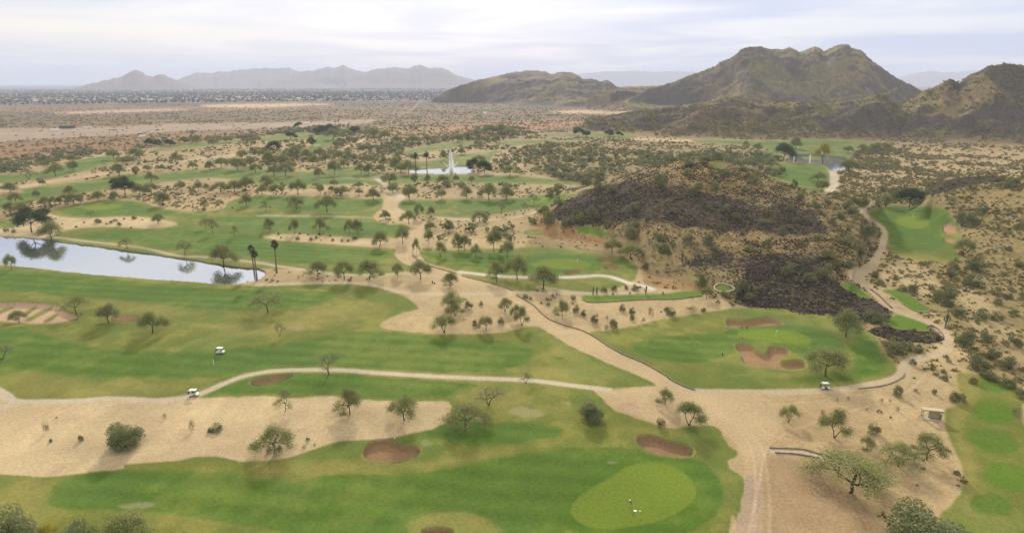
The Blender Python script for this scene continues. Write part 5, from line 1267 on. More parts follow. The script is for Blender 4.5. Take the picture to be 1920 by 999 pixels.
# the rest of the suburb, a mass of roofs and street trees
WS = ((RR > 3000) & (RR < 9000) & (RID == 0) & inn & (AW < math.atan((930 - 960) / F) * 1)).astype(float) * np.where(RR < 6000, 1, .35)
NHS = 900
hx, hy, hz_, hj, hc_ = scatter(NHS, WS, 401); h_r = np.random.default_rng(402)
bx8 = np.array([[-1, -1, 0], [1, -1, 0], [1, 1, 0], [-1, 1, 0], [-1, -1, 1], [1, -1, 1], [1, 1, 1], [-1, 1, 1]], float)
bq = np.array([[4, 5, 6, 7], [0, 1, 5, 4], [1, 2, 6, 5], [2, 3, 7, 6], [3, 0, 4, 7]])
sz8 = np.stack([h_r.uniform(6, 12, NHS), h_r.uniform(5, 9, NHS), h_r.uniform(3, 5, NHS)], 1)
Vh = bx8[None] * sz8[:, None] + np.stack([hx, hy, hz_ - .3], 1)[:, None]
me = np_mesh('suburb_rooftops', Vh.reshape(-1, 3), (bq[None] + (np.arange(NHS) * 8)[:, None, None]).reshape(-1), 4, None, False, {'shade': ('FLOAT', np.repeat(h_r.uniform(0, 1, NHS), 8))})
sm, snt, sbs = new_mat('rooftops'); q = NT(snt)
q.l(q.mix(q.n('ShaderNodeAttribute', attribute_name='shade').outputs['Fac'], (0.14, 0.115, 0.09), (0.40, 0.37, 0.33)), sbs.inputs['Base Color'])
me.materials.append(sm)
o = link('suburb_rooftops', me); o['kind'] = 'stuff'; o['label'] = 'pale rooftops of the far suburb merging below the mountains'; o['category'] = 'rooftops'
NTS = 13000
hx, hy, hz_, hj, hc_ = scatter(NTS, WS, 411)
nf = 8
sz = h_r.uniform(4, 9, NTS)
cen = np.repeat(np.stack([hx, hy, hz_ + sz * .5], 1), nf, 0); s3 = np.repeat(sz, nf)[:, None]
dd = h_r.normal(size=cen.shape); dd /= np.linalg.norm(dd, axis=1)[:, None]; cen = cen + dd * s3 * .35
e1 = h_r.normal(size=cen.shape); e1 /= np.linalg.norm(e1, axis=1)[:, None]; e2 = np.cross(e1, dd)
Vt = np.stack([cen + e1 * s3 * .6, cen - e1 * s3 * .4 + e2 * s3 * .5, cen - e1 * s3 * .4 - e2 * s3 * .5], 1).reshape(-1, 3)
me = np_mesh('suburb_woods', Vt, np.arange(len(Vt)), 3, leaf_mat("street_tree_leaf", (0.065, 0.068, 0.045), (0.11, 0.115, 0.07)), False, {'shade': ('FLOAT', np.repeat(h_r.uniform(0, 1, len(cen)), 3))})
o = link('suburb_woods', me); o['kind'] = 'stuff'; o['label'] = 'dark street trees filling the far suburb between the houses'; o['category'] = 'woods'

# ------------------------------------------------------------------ works yard in the far plain
M_WHITE = plain_mat('white_paint', (.80, .79, .76), .4, .4)
M_BLACK = plain_mat('black_plastic', (.02, .02, .022), .5, .4)
M_DKGREY = plain_mat('dark_grey', (.07, .07, .075), .5, .4)
M_METAL = plain_mat('bare_metal', (.45, .45, .46), .35, .6)
M_BEIGE = plain_mat('beige_paint', (.42, .36, .25), .6, .3)
M_TANP = plain_mat('tan_panel', (.42, .33, .20), .8, .2)
M_SKIN = plain_mat('skin', (.45, .27, .19), .6, .3)
M_RED = plain_mat('red_cloth', (.50, .05, .03), .7, .2)
M_STONE = plain_mat('kerb_stone', (.20, .155, .11), .9, .1, .35, 2.0)
M_SEAT = plain_mat('seat_vinyl', (.48, .43, .34), .6, .3)
M_WOOD = plain_mat('dark_wood', (.10, .07, .045), .8, .2, .3)
def part(name, V, Fc, mat, parent, smooth=False):
    return link(name, py_mesh(name, V, Fc, mat, smooth), parent)
def root(name, px, py, rz, label, cat, group=None, dz=0):
    p, _ = hit(px, py)
    e = bpy.data.objects.new(name, None); sc.collection.objects.link(e)
    e.location = (p.x, p.y, p.z + dz); e.rotation_euler = (0, 0, rz); e['label'] = label; e['category'] = cat
    if group: e['group'] = group
    return e
def trailer(px, py, L, Hh, label, mt, name='trailer'):
    t = root(name, px, py, .1, label, name.replace('_', ' '))
    V, Fc = [], []; bm_box(V, Fc, 0, 0, Hh * .55, L, L * .35, Hh * .8); part('body', V, Fc, mt, t)
    V, Fc = [], []; bm_box(V, Fc, 0, 0, Hh * .97, L * 1.03, L * .38, Hh * .08); part('roof', V, Fc, M_WHITE if mt is M_WHITE else M_DKGREY, t)
    for sx in (-.3, .3):
        V, Fc = [], []; tube(V, Fc, [(sx * L, -L * .19, .45), (sx * L, -L * .15, .45)], [.45, .45], 10); part('wheel', V, Fc, M_BLACK, t)
trailer(267, 257.5, 9, 3.2, "white trailer at the near edge of the bare yard", M_WHITE)
trailer(103, 246, 13, 3.6, "long white trailer at the west end of the bare yard", M_WHITE)
trailer(164, 240.5, 12, 3.2, "white trailer at the far edge of the bare yard", M_WHITE)
trailer(127, 241, 24, 5.0, "long dark shed beyond the bare yard", M_DKGREY, 'shed')
trailer(575, 233, 12, 3.5, "white trailer on the strip of sand beyond the tree belt", M_WHITE)
trailer(909, 213.5, 10, 3.5, "lone white trailer in the brown scrub plain", M_WHITE)
gt = root('yard_gate', 213, 251, .1, "dark frame gate standing in the bare yard", 'gate')
V, Fc = [], []; bm_box(V, Fc, -6, 0, 3, .5, .5, 6); part('post', V, Fc, M_DKGREY, gt)
V, Fc = [], []; bm_box(V, Fc, 6, 0, 3, .5, .5, 6); part('post', V, Fc, M_DKGREY, gt)
V, Fc = [], []; bm_box(V, Fc, 0, 0, 6.2, 13, .7, .8); part('crossbar', V, Fc, M_DKGREY, gt)

# ------------------------------------------------------------------ kerbs and low retaining walls
def wall_along(name, pts, h, w, label, closed=False, mat=None, dz=-.1, cat='low wall'):
    P = spline(pts, closed=closed, n=5)
    G = [hit(float(a), float(b))[0] for a, b in P]
    V, Fc = [], []
    n = len(G)
    for i in range(n):
        a_ = G[(i - 1) % n] if closed or i else G[0]; b_ = G[(i + 1) % n] if closed or i < n - 1 else G[-1]
        t = (b_ - a_); t.z = 0; t.normalize(); s = Vector((-t.y, t.x, 0)) * w / 2
        z0 = G[i].z + dz; z1 = G[i].z + h * (1 + .12 * math.sin(i * 1.9))
        V += [Vector((G[i].x, G[i].y, z0)) - s, Vector((G[i].x, G[i].y, z1)) - s * .9, Vector((G[i].x, G[i].y, z1)) + s * .9, Vector((G[i].x, G[i].y, z0)) + s]
    m = n if closed else n - 1
    for i in range(m):
        j = (i + 1) % n
        for k in range(3): Fc.append((4 * i + k, 4 * i + k + 1, 4 * j + k + 1, 4 * j + k))
    if not closed: Fc += [(0, 3, 2, 1), (4 * n - 4, 4 * n - 3, 4 * n - 2, 4 * n - 1)]
    o = link(name, py_mesh(name, V, Fc, mat or M_STONE, False)); o['label'] = label; o['category'] = cat
    return o
wall_along('stone_kerb', [(774, 468), (776, 480), (794, 494), (816, 502), (839, 508), (856, 513)], .3, .3, "curved stone kerb west of the white path's end")
wall_along('stone_kerb', [(866, 517), (880, 521), (906, 527), (935, 535), (962, 545)], .3, .3, "stone kerb under the turf between white path and dirt road")
wall_along('stone_kerb', [(968, 553), (988, 565), (1002, 574), (1016, 588), (1036, 602), (1072, 614), (1094, 621), (1117, 633), (1139, 648), (1170, 665), (1204, 679), (1245, 702), (1265, 716), (1290, 727), (1303, 731)], .32, .32, "long dark stone kerb between the dirt road and the curving green")
wall_along('retaining_wall', [(1093, 562), (1106, 567), (1142, 566), (1198, 562), (1263, 561), (1296, 557), (1316, 555)], .35, .35, "dark retaining wall along the front of the long narrow tee")
wall_along('stone_ring', [(1339, 540), (1342, 535), (1352, 532), (1366, 535), (1378, 543), (1362, 548), (1345, 546)], .4, .45, "pale stone ring around the tiny tee on the rocky hill's foot", True, plain_mat('pale_stone', (.42, .36, .27), .9, .1, .2))
wall_along('retaining_wall', [(1692, 570), (1715, 583), (1738, 586), (1745, 578)], .3, .3, "dark edging wall at the front of the upper kidney tee")
wall_along('retaining_wall', [(1655, 609), (1675, 616), (1706, 621), (1741, 622)], .3, .35, "dark retaining wall at the front of the tee on the rock bank")
wall_along('stone_kerb', [(1443, 840), (1480, 841), (1508, 843), (1542, 853)], .3, .35, "upper stone edging of the short path in the brown dirt")
wall_along('stone_kerb', [(1453, 849), (1491, 851), (1515, 855), (1538, 859)], .3, .35, "lower stone edging of the short path in the brown dirt")
wall_along('stone_kerb', [(1708, 853), (1720, 850), (1737, 850)], .3, .35, "short stone edging beside the leaning tree's trunk")
wall_along('stone_kerb', [(1744, 609), (1760, 618), (1768, 629), (1766, 636)], .3, .35, "curved stone edging at the bend of the tee path")
wall_along('stone_kerb', [(1610, 729), (1660, 722), (1690, 709), (1696, 700)], .25, .35, "dark stone edging outside the grey path bend")
wall_along('stone_kerb', [(1633, 543), (1650, 556), (1664, 570), (1672, 578)], .5, .6, "row of dark stones between the path and the rocky slope")

# ------------------------------------------------------------------ flags, stakes
def flagstick(px, py, h, mt, label):
    p, _ = hit(px, py); sv = scale_at(p)[1]; H_ = h / sv
    t = root('flagstick', px, py, .2, label, 'golf flag', 'flagsticks')
    V, Fc = [], []; tube(V, Fc, [(0, 0, -.1), (0, 0, H_)], [.03, .025], 6); part('pole', V, Fc, M_WHITE, t)
    V, Fc = [], []
    for k in range(6):
        x = .02 + .55 * k / 5; y = .06 * math.sin(k * 1.4)
        V += [Vector((x, y, H_)), Vector((x, y, H_ - .42)), Vector((x, y + .02, H_ - .42)), Vector((x, y + .02, H_))]
    for k in range(5):
        b = 4 * k; Fc += [(b, b + 1, b + 5, b + 4), (b + 3, b + 2, b + 6, b + 7), (b, b + 4, b + 7, b + 3), (b + 1, b + 5, b + 6, b + 2)]
    part('flag', V, Fc, mt, t)
flagstick(1454, 630, 11, M_WHITE, "white flag on the green above the lobed bunker")
flagstick(1389, 643, 11, M_RED, "red flag beside the lobed bunker's west lobe")
flagstick(1082, 493, 8, M_WHITE, "white flag on the green beside the white path")
flagstick(1711, 408, 8, M_WHITE, "white flag on the hillside green")
for px, py, h, lb in ((401, 684, 12, "white distance pole on the wide fairway near the fairway cart"), (560, 803, 7, "white stake on the sand behind the leafy tree"), (791, 805, 7, "white stake at the sand's end by the heart bunker"), (740, 822, 4, "tiny white stake behind the heart bunker")):
    p, _ = hit(px, py); sv = scale_at(p)[1]
    V, Fc = [], []; tube(V, Fc, [(0, 0, -.1), (0, 0, h / sv * .97), (0, 0, h / sv)], [.07, .07, .03], 8)
    o = link('marker_stake', py_mesh('marker_stake', V, Fc, M_WHITE)); o.location = p; o['label'] = lb; o['category'] = 'stake'; o['group'] = 'white course stakes'

# ------------------------------------------------------------------ people
def person(px, py, rz, shirt, trousers, label, pose='stand', hat=None, at=None, club=True):
    t = None
    p = at if at is not None else hit(px, py)[0]
    if pose == 'stand':
        J = {'pel': (0, 0, .95), 'ab': (0, .0, 1.12), 'ch': (0, .02, 1.36), 'nk': (0, .03, 1.50), 'hd': (0, .05, 1.62), 'tp': (0, .05, 1.74),
             'lh': (-.10, 0, .90), 'lk': (-.13, .05, .50), 'la': (-.14, 0, .09), 'lt': (-.15, .17, .04), 'rh': (.10, 0, .90), 'rk': (.13, .05, .50), 'ra': (.14, 0, .09), 'rt': (.15, .17, .04),
             'ls': (-.19, .02, 1.42), 'le': (-.22, .10, 1.16), 'lw': (-.06, .30, .98), 'rs': (.19, .02, 1.42), 're': (.22, .10, 1.16), 'rw': (.03, .31, .94)}
    elif pose == 'lean':
        J = {'pel': (0, 0, .92), 'ab': (0, .08, 1.08), 'ch': (0, .22, 1.28), 'nk': (0, .33, 1.39), 'hd': (0, .42, 1.48), 'tp': (0, .48, 1.58),
             'lh': (-.11, 0, .88), 'lk': (-.17, .10, .48), 'la': (-.18, 0, .09), 'lt': (-.19, .17, .04), 'rh': (.11, 0, .88), 'rk': (.17, .10, .48), 'ra': (.18, 0, .09), 'rt': (.19, .17, .04),
             'ls': (-.19, .24, 1.33), 'le': (-.18, .36, 1.06), 'lw': (-.04, .46, .84), 'rs': (.19, .24, 1.33), 're': (.18, .36, 1.06), 'rw': (.04, .47, .80)}
    else:   # seated
        J = {'pel': (0, 0, .12), 'ab': (0, -.02, .30), 'ch': (0, -.02, .54), 'nk': (0, 0, .68), 'hd': (0, .02, .80), 'tp': (0, .02, .92),
             'lh': (-.10, .05, .10), 'lk': (-.13, .46, .12), 'la': (-.13, .55, -.32), 'lt': (-.13, .70, -.36), 'rh': (.10, .05, .10), 'rk': (.13, .46, .12), 'ra': (.13, .55, -.32), 'rt': (.13, .70, -.36),
             'ls': (-.19, 0, .60), 'le': (-.22, .16, .36), 'lw': (-.12, .40, .42), 'rs': (.19, 0, .60), 're': (.22, .16, .36), 'rw': (.10, .42, .42)}
    rad = {'pel': .135, 'ab': .125, 'ch': .15, 'nk': .06, 'hd': .10, 'tp': .075, 'lh': .095, 'lk': .062, 'la': .042, 'lt': .035, 'ls': .062, 'le': .045, 'lw': .03}
    for k in list(rad):
        if k[0] == 'l': rad['r' + k[1:]] = rad[k]
    E = [('pel', 'ab'), ('ab', 'ch'), ('ch', 'nk'), ('nk', 'hd'), ('hd', 'tp'), ('pel', 'lh'), ('lh', 'lk'), ('lk', 'la'), ('la', 'lt'), ('pel', 'rh'), ('rh', 'rk'), ('rk', 'ra'), ('ra', 'rt'), ('ch', 'ls'), ('ls', 'le'), ('le', 'lw'), ('ch', 'rs'), ('rs', 're'), ('re', 'rw')]
    names = list(J); V = [Vector(J[n]) for n in names]; Ed = [(names.index(a), names.index(b)) for a, b in E]; Rd = [rad[n] for n in names]
    # hands: palm, four fingers and a thumb, curled
    for s, wn_, en in ((-1, 'lw', 'le'), (1, 'rw', 're')):
        w = Vector(J[wn_]); d = (w - Vector(J[en])).normalized(); side = d.cross(Vector((s, .2, .1))).normalized(); inw = d.cross(side)
        V.append(w + d * .06); Rd.append(.034); pi_ = len(V) - 1; Ed.append((names.index(wn_), pi_))
        for f_, L in zip((-1.5, -.5, .5, 1.5), (.060, .075, .070, .055)):
            V.append(V[pi_] + d * .03 + side * .018 * f_); Rd.append(.010); a_ = len(V) - 1
            V.append(V[a_] + d * L * .5 + inw * .008); Rd.append(.009); V.append(V[a_] + d * L * .7 + inw * .035); Rd.append(.008)
            Ed += [(pi_, a_), (a_, a_ + 1), (a_ + 1, a_ + 2)]
        V.append(V[pi_] + side * .045 + inw * .01); Rd.append(.012); V.append(V[pi_] + side * .055 + d * .035 + inw * .02); Rd.append(.010)
        Ed += [(pi_, len(V) - 2), (len(V) - 2, len(V) - 1)]
    me = bpy.data.meshes.new('person'); me.from_pydata([tuple(v) for v in V], Ed, [])
    o = bpy.data.objects.new('tmp_person', me); sc.collection.objects.link(o)
    o.modifiers.new('s', 'SKIN')
    for i, sv in enumerate(me.skin_vertices[0].data):
        sv.radius = (Rd[i], Rd[i] * (.8 if i < 3 else 1)); sv.use_root = (i == 0)
    o.modifiers.new('d', 'SUBSURF').levels = 1
    o.modifiers['d'].render_levels = 1
    dg = bpy.context.evaluated_depsgraph_get(); body = bpy.data.meshes.new_from_object(o.evaluated_get(dg))
    bpy.data.objects.remove(o)
    body.materials.clear()
    for m_ in (M_SKIN, shirt, trousers, M_WHITE): body.materials.append(m_)
    hdz = J['nk'][2] + .02; pz = J['pel'][2]
    for pl in body.polygons:
        c_ = pl.center; pl.use_smooth = True
        hd_ = Vector(c_) - Vector(J['hd'])
        if hd_.length < .17 and c_.z > hdz - .01: mi = 0
        elif min((Vector(c_) - Vector(J[w_])).length for w_ in ('lw', 'rw')) < .13: mi = 0
        elif c_.z < (.10 if pose != 'seat' else -.27): mi = 3
        elif c_.z < pz + .03 or (pose == 'seat' and c_.y > .15 and c_.z < .28): mi = 2
        else: mi = 1
        pl.material_index = mi
    ob = link('person', body); ob.location = p; ob.rotation_euler = (0, 0, rz); ob['label'] = label; ob['category'] = 'person'; ob['group'] = 'golfers'
    # cap or hair
    V, Fc = [], []; h = Vector(J['hd'])
    tube(V, Fc, [h + Vector((0, -.01, .02)), h + Vector((0, -.01, .08)), h + Vector((0, -.01, .135)), h + Vector((0, 0, .155))], [.118, .118, .085, .02], 12)
    bm_box(V, Fc, h.x, h.y + .14, h.z + .045, .15, .12, .015)
    part('cap', V, Fc, hat or M_WHITE, ob)
    # face: nose and ears as part of a small mesh
    V, Fc = [], []; bm_box(V, Fc, h.x, h.y + .105, h.z - .01, .025, .035, .045); bm_box(V, Fc, h.x - .10, h.y, h.z - .01, .02, .03, .05); bm_box(V, Fc, h.x + .10, h.y, h.z - .01, .02, .03, .05)
    part('face', V, Fc, M_SKIN, ob)
    if club and pose != 'seat':
        w = Vector(J['rw']); V, Fc = [], []
        tip = Vector((w.x + .05, w.y + .35, .03)); tube(V, Fc, [w + (w - tip) * .12, w, tip], [.015, .012, .01], 6); bm_box(V, Fc, tip.x + .03, tip.y, tip.z + .01, .12, .04, .04)
        c = link('putter', py_mesh('putter', V, Fc, M_METAL, False)); c.location = p; c.rotation_euler = (0, 0, rz)
        c['label'] = "golf club held by the %s" % ('golfer' + (' on the near green' if px < 1250 and px > 1100 else ' beside the bunker')); c['category'] = 'golf club'
    return ob
M_DKSH = plain_mat('dark_shirt', (.06, .065, .09), .8, .2); M_DKTR = plain_mat('dark_trousers', (.03, .03, .035), .8, .2); M_LTTR = plain_mat('khaki', (.45, .42, .36), .8, .2); M_WSH = plain_mat('white_shirt', (.78, .77, .74), .8, .2); M_GSH = plain_mat('grey_shirt', (.22, .23, .24), .8, .2)
person(1182, 947, 2.6, M_GSH, M_DKTR, "golfer in grey and black with a pale cap putting on the near green", 'lean')
person(1277, 1012, .4, M_DKSH, M_DKTR, "person in dark clothes standing cut off by the photo's lower edge", hat=M_BLACK, club=False)
person(1364, 621, 1.2, M_GSH, M_LTTR, "golfer in a white cap bending over beside the upper bunker", 'lean')

# ------------------------------------------------------------------ golf carts
def golf_cart(px, py, rz, label, driver=False, white=True):
    t = root('golf_cart', px, py, rz, label, 'golf cart', 'golf carts')   # +x is forward
    prof = [(-1.18, .38), (-1.20, .62), (-1.0, .78), (-.45, .80), (-.35, .55), (-.2, .36)]
    V, Fc = [], []
    def slab(pr, w, mt, name, bev=.06):
        V, Fc = [], []
        n = len(pr)
        for yy, k in ((-w / 2, 1), (-w / 2 + bev, 0), (w / 2 - bev, 0), (w / 2, 1)):
            cx_ = sum(a for a, _ in pr) / n; cz_ = sum(b for _, b in pr) / n
            for a, b in pr: V.append(Vector((a + (cx_ - a) * .08 * k, yy, b + (cz_ - b) * .08 * k)))
        for r_ in range(3):
            for k in range(n): Fc.append((r_ * n + k, r_ * n + (k + 1) % n, (r_ + 1) * n + (k + 1) % n, (r_ + 1) * n + k))
        Fc.append(tuple(range(n))[::-1]); Fc.append(tuple(range(3 * n, 4 * n)))
        me = bpy.data.meshes.new(name); me.from_pydata([tuple(v) for v in V], [], Fc); me.materials.append(mt)
        return link(name, me, t)
    body = slab([(-1.18, .34), (-1.20, .64), (-1.02, .76), (-.50, .76), (-.38, .50), (-.30, .30)], 1.16, M_WHITE, 'rear_body')
    slab([(.52, .30), (.50, .60), (.62, .86), (.78, .88), (1.05, .72), (1.18, .50), (1.16, .32)], 1.12, M_WHITE, 'front_cowl')
    slab([(-.45, .24), (-.45, .32), (.70, .32), (.70, .24)], 1.10, M_DKGREY, 'floor', .02)
    slab([(-.80, .76), (-.80, .88), (-.25, .90), (-.22, .78)], 1.05, M_SEAT, 'seat')
    slab([(-.88, .90), (-.92, 1.28), (-.82, 1.30), (-.76, .92)], 1.05, M_SEAT, 'backrest')
    slab([(-1.05, 1.80), (-1.0, 1.87), (.0, 1.90), (.72, 1.86), (.78, 1.80)], 1.16, M_WHITE, 'roof', .08)
    for x0, x1, n_ in ((-.98, -.92, 'post'), (.62, .66, 'post')):
        for s in (-1, 1):
            V, Fc = [], []; tube(V, Fc, [(x0 if n_ else x0, s * .50, .74), (x1 if x0 < 0 else x1 - .12, s * .50, 1.82)], [.022, .022], 6); part('post', V, Fc, M_BLACK, t)
    V, Fc = [], []; a = Vector((.66, 0, .90)); bm_box(V, Fc, .60, 0, 1.34, .015, .94, .86)
    gm_, gnt_, gb_ = new_mat('acrylic'); gb_.inputs['Transmission Weight'].default_value = .9; gb_.inputs['Roughness'].default_value = .05; gb_.inputs['Base Color'].default_value = (.8, .85, .85, 1)
    part('windshield', V, Fc, gm_, t)
    for wx in (-.80, .82):
        for s in (-1, 1):
            V, Fc = [], []; tube(V, Fc, [(wx, s * .44, .23), (wx, s * .46, .23), (wx, s * .58, .23), (wx, s * .60, .23)], [.19, .235, .235, .19], 16)
            w_ = part('wheel', V, Fc, M_BLACK, t, True)
            V, Fc = [], []; tube(V, Fc, [(wx, s * .585, .23), (wx, s * .612, .23)], [.12, .10], 12); part('rim', V, Fc, M_METAL, w_)
    V, Fc = [], []; c0 = Vector((.30, .26, 1.02)); R_ = .17
    ring = [c0 + Vector((-.06 * math.sin(k * .5236) * 1.2, R_ * math.cos(k * .5236), R_ * math.sin(k * .5236) * .8)) for k in range(13)]
    tube(V, Fc, ring, [.016] * 13, 5); tube(V, Fc, [c0, (.58, .26, .75)], [.02, .02], 5); part('steering_wheel', V, Fc, M_BLACK, t)
    for s in (-1, 1):
        b = root('golf_bag', px, py, rz, "golf bag strapped %s on the back of %s" % ('near side' if s < 0 else 'far side', label.split(' on ')[0].split(' in ')[0]), 'golf bag', 'golf bags on the carts')
        off = Matrix.Rotation(rz, 3, 'Z') @ Vector((-1.16, s * .24, .45)); b.location = Vector(t.location) + off; b.rotation_euler = (0, -.18, rz)
        V, Fc = [], []; tube(V, Fc, [(0, 0, 0), (0, 0, .3), (0, 0, .75), (0, 0, .88)], [.13, .14, .13, .15], 10); part('bag_body', V, Fc, M_DKSH if s < 0 else M_BLACK, b, True)
        for k in range(4):
            V, Fc = [], []; x_ = .05 * math.cos(k * 1.6); y_ = .05 * math.sin(k * 1.6)
            tube(V, Fc, [(x_, y_, .8), (x_ * 1.6, y_ * 1.6, 1.05 + .04 * k)], [.008, .008], 4); bm_box(V, Fc, x_ * 1.7, y_ * 1.7, 1.08 + .04 * k, .09, .05, .06); part('club', V, Fc, M_METAL, b)
    if driver:
        off = Matrix.Rotation(rz, 3, 'Z') @ Vector((-.48, .26, .84))
        person(px, py, rz - math.pi / 2, M_DKSH, M_DKTR, "driver in dark clothes seated in the golf cart on the path", 'seat', at=Vector(t.location) + off)
golf_cart(364, 742, .12, "white golf cart driving on the pale concrete path", True)
golf_cart(414, 662, -.05, "white golf cart parked out on the fairway")
golf_cart(1547, 729, -.08, "white golf cart on the grey path in tree shade")
golf_cart(905, 297, .3, "tiny far golf cart on the fairway behind the fountain pond")

# push cart, bags and small things on the course
def bag_stand(px, py, label, rz=0):
    t = root('golf_bag', px, py, rz, label, 'golf bag')
    V, Fc = [], []; tube(V, Fc, [(0, 0, .02), (0, .1, .35), (0, .26, .95)], [.14, .15, .14], 10); part('bag_body', V, Fc, M_BLACK, t, True)
    for s in (-1, 1):
        V, Fc = [], []; tube(V, Fc, [(0, .22, .8), (s * .28, .62, 0)], [.012, .012], 5); part('leg', V, Fc, M_METAL, t)
    for k in range(5):
        V, Fc = [], []; tube(V, Fc, [(.05 * math.cos(k), .26, .9), (.07 * math.cos(k), .36, 1.2 + .03 * k)], [.01, .01], 4); bm_box(V, Fc, .07 * math.cos(k), .37, 1.22 + .03 * k, .10, .05, .07); part('club', V, Fc, M_METAL, t)
bag_stand(1355, 667, "black golf bag on its stand in the rough west of the lobed bunker", .5)
def push_cart(px, py, label, rz=0):
    t = root('push_cart', px, py, rz, label, 'push cart')
    for s in (-1, 1):
        V, Fc = [], []; tube(V, Fc, [(s * .36 - .03, 0, .15), (s * .36 + .03, 0, .15)], [.15, .15], 12); part('wheel', V, Fc, M_BLACK, t)
    V, Fc = [], []; tube(V, Fc, [(-.36, 0, .15), (.36, 0, .15)], [.02, .02], 5); tube(V, Fc, [(0, 0, .15), (0, .5, .7), (0, .75, 1.05)], [.02, .02, .02], 5); tube(V, Fc, [(0, 0, .15), (0, -.45, .1)], [.02, .02], 5); part('frame', V, Fc, M_METAL, t)
    V, Fc = [], []; tube(V, Fc, [(0, -.2, .2), (0, .1, .5), (0, .38, .95)], [.13, .14, .13], 10); part('bag', V, Fc, M_BLACK, t, True)
push_cart(1391, 616, "first push cart parked at the edge of the upper bunker", 2.8)
push_cart(1400, 616, "push cart just right of another at the upper bunker edge", 3.4)
push_cart(153, 590, "push cart resting beside the sparse tree by the ridged bunker", 1)
for px, py, lb in ((811, 531, "black bin post on the dirt beside the lower kerb bend"), (815, 532, "smaller dark bin beside the bin post on dirt"), (1744, 621, "dark bin under the tee on the rock bank")):
    p, _ = hit(px, py); V, Fc = [], []; hh = 1.1 if px != 815 else .7
    tube(V, Fc, [(0, 0, 0), (0, 0, hh * .85), (0, 0, hh * .9), (0, 0, hh)], [.24, .28, .31, .2], 12)
    o = link('litter_bin', py_mesh('litter_bin', V, Fc, M_BLACK)); o.location = p; o['label'] = lb; o['category'] = 'bin'
def bench(px, py, rz, label, L=2.2):
    t = root('bench', px, py, rz, label, 'bench')
    V, Fc = [], []; bm_box(V, Fc, 0, 0, .45, L, .42, .06); part('seat', V, Fc, M_WOOD, t)
    V, Fc = [], []; bm_box(V, Fc, 0, .22, .78, L, .05, .36); part('backrest', V, Fc, M_WOOD, t)
    for s in (-1, 1):
        V, Fc = [], []; bm_box(V, Fc, s * L * .42, 0, .21, .07, .38, .42); part('leg', V, Fc, M_WOOD, t)
bench(1736, 595, -1.1, "dark bench below the upper kidney tee, nearer the path")
bench(1744, 594, -1.0, "dark bench below the upper kidney tee, nearer the saguaro")
bench(1745, 616, -.25, "dark bench at the end of the tee on the rock bank")
# towel and glove left on the near green
for px, py, s_, lb in ((1191, 957, .38, "white towel lying on the near green by the golfer"), (1200, 957.5, .17, "small pale glove lying beside the towel on the green")):
    p, _ = hit(px, py); V, Fc = [], []
    n = 14; V = [Vector((math.cos(6.283 * k / n) * s_ * (1 + .12 * math.sin(k * 2.3)), math.sin(6.283 * k / n) * s_ * .62, 0)) for k in range(n)] + [Vector((math.cos(6.283 * k / n) * s_ * .7, math.sin(6.283 * k / n) * s_ * .42, .08)) for k in range(n)] + [Vector((0, 0, .10))]
    for k in range(n): Fc += [(k, (k + 1) % n, n + (k + 1) % n, n + k), (n + k, n + (k + 1) % n, 2 * n)]
    o = link('towel' if s_ > .2 else 'glove', py_mesh('towel', V, Fc, M_WHITE)); o.location = p; o['label'] = lb; o['category'] = 'towel' if s_ > .2 else 'glove'

# ------------------------------------------------------------------ open shelter
sh = root('open_shelter', 1745, 785, -.22, "small open beige shelter frame on the dirt beside the tee lawn", 'shelter')
W_, D_, H_ = 4.1, 1.0, 2.3
for sx in (-1, 1):
    for sy in (-1, 1):
        V, Fc = [], []; bm_box(V, Fc, sx * W_ / 2, sy * D_ / 2, H_ / 2, .22, .22, H_); part('post', V, Fc, M_BEIGE, sh)
V, Fc = [], []
for y_ in (-D_ / 2, D_ / 2): bm_box(V, Fc, 0, y_, H_ + .14, W_ + .6, .28, .28)
for x_ in (-W_ / 2, W_ / 2): bm_box(V, Fc, x_, 0, H_ + .14, .28, D_ - .29, .275)
part('roof_frame', V, Fc, M_BEIGE, sh)
V, Fc = [], []; bm_box(V, Fc, 0, 0, H_ + .33, W_ + .7, D_ + .5, .09); part('roof', V, Fc, M_BEIGE, sh)
V, Fc = [], []; bm_box(V, Fc, W_ * .03, D_ / 2 - .02, H_ * .5, W_ * .30, .08, H_ - .3); part('back_panel', V, Fc, M_TANP, sh)
V, Fc = [], []; bm_box(V, Fc, W_ * .335, D_ / 2 - .02, H_ * .5, W_ * .30, .08, H_ - .3); part('back_panel', V, Fc, M_TANP, sh)
V, Fc = [], []; bm_box(V, Fc, W_ * .18, .2, .50, W_ * .6, .5, .08); part('shelf', V, Fc, M_BEIGE, sh)
V, Fc = [], []; bm_box(V, Fc, 0, -.1, .06, W_ + .4, D_ + .5, .12); part('slab', V, Fc, plain_mat('slab_concrete', (.42, .36, .28), .9, .1), sh)
for px, py, lb in ((1727, 781, "pale box at the west foot of the shelter"), (1763, 787, "dark post beside the east foot of the shelter")):
    p, _ = hit(px, py); V, Fc = [], []; bm_box(V, Fc, 0, 0, .35 if px < 1740 else .6, .6 if px < 1740 else .25, .5 if px < 1740 else .25, .7 if px < 1740 else 1.2); bm_box(V, Fc, 0, 0, .73 if px < 1740 else 1.25, .68 if px < 1740 else .33, .58 if px < 1740 else .33, .06)
    o = link('cooler_box' if px < 1740 else 'ball_washer', py_mesh('cooler_box', V, Fc, M_BEIGE if px < 1740 else M_WOOD, False)); o.location = p; o['label'] = lb; o['category'] = 'box' if px < 1740 else 'post'
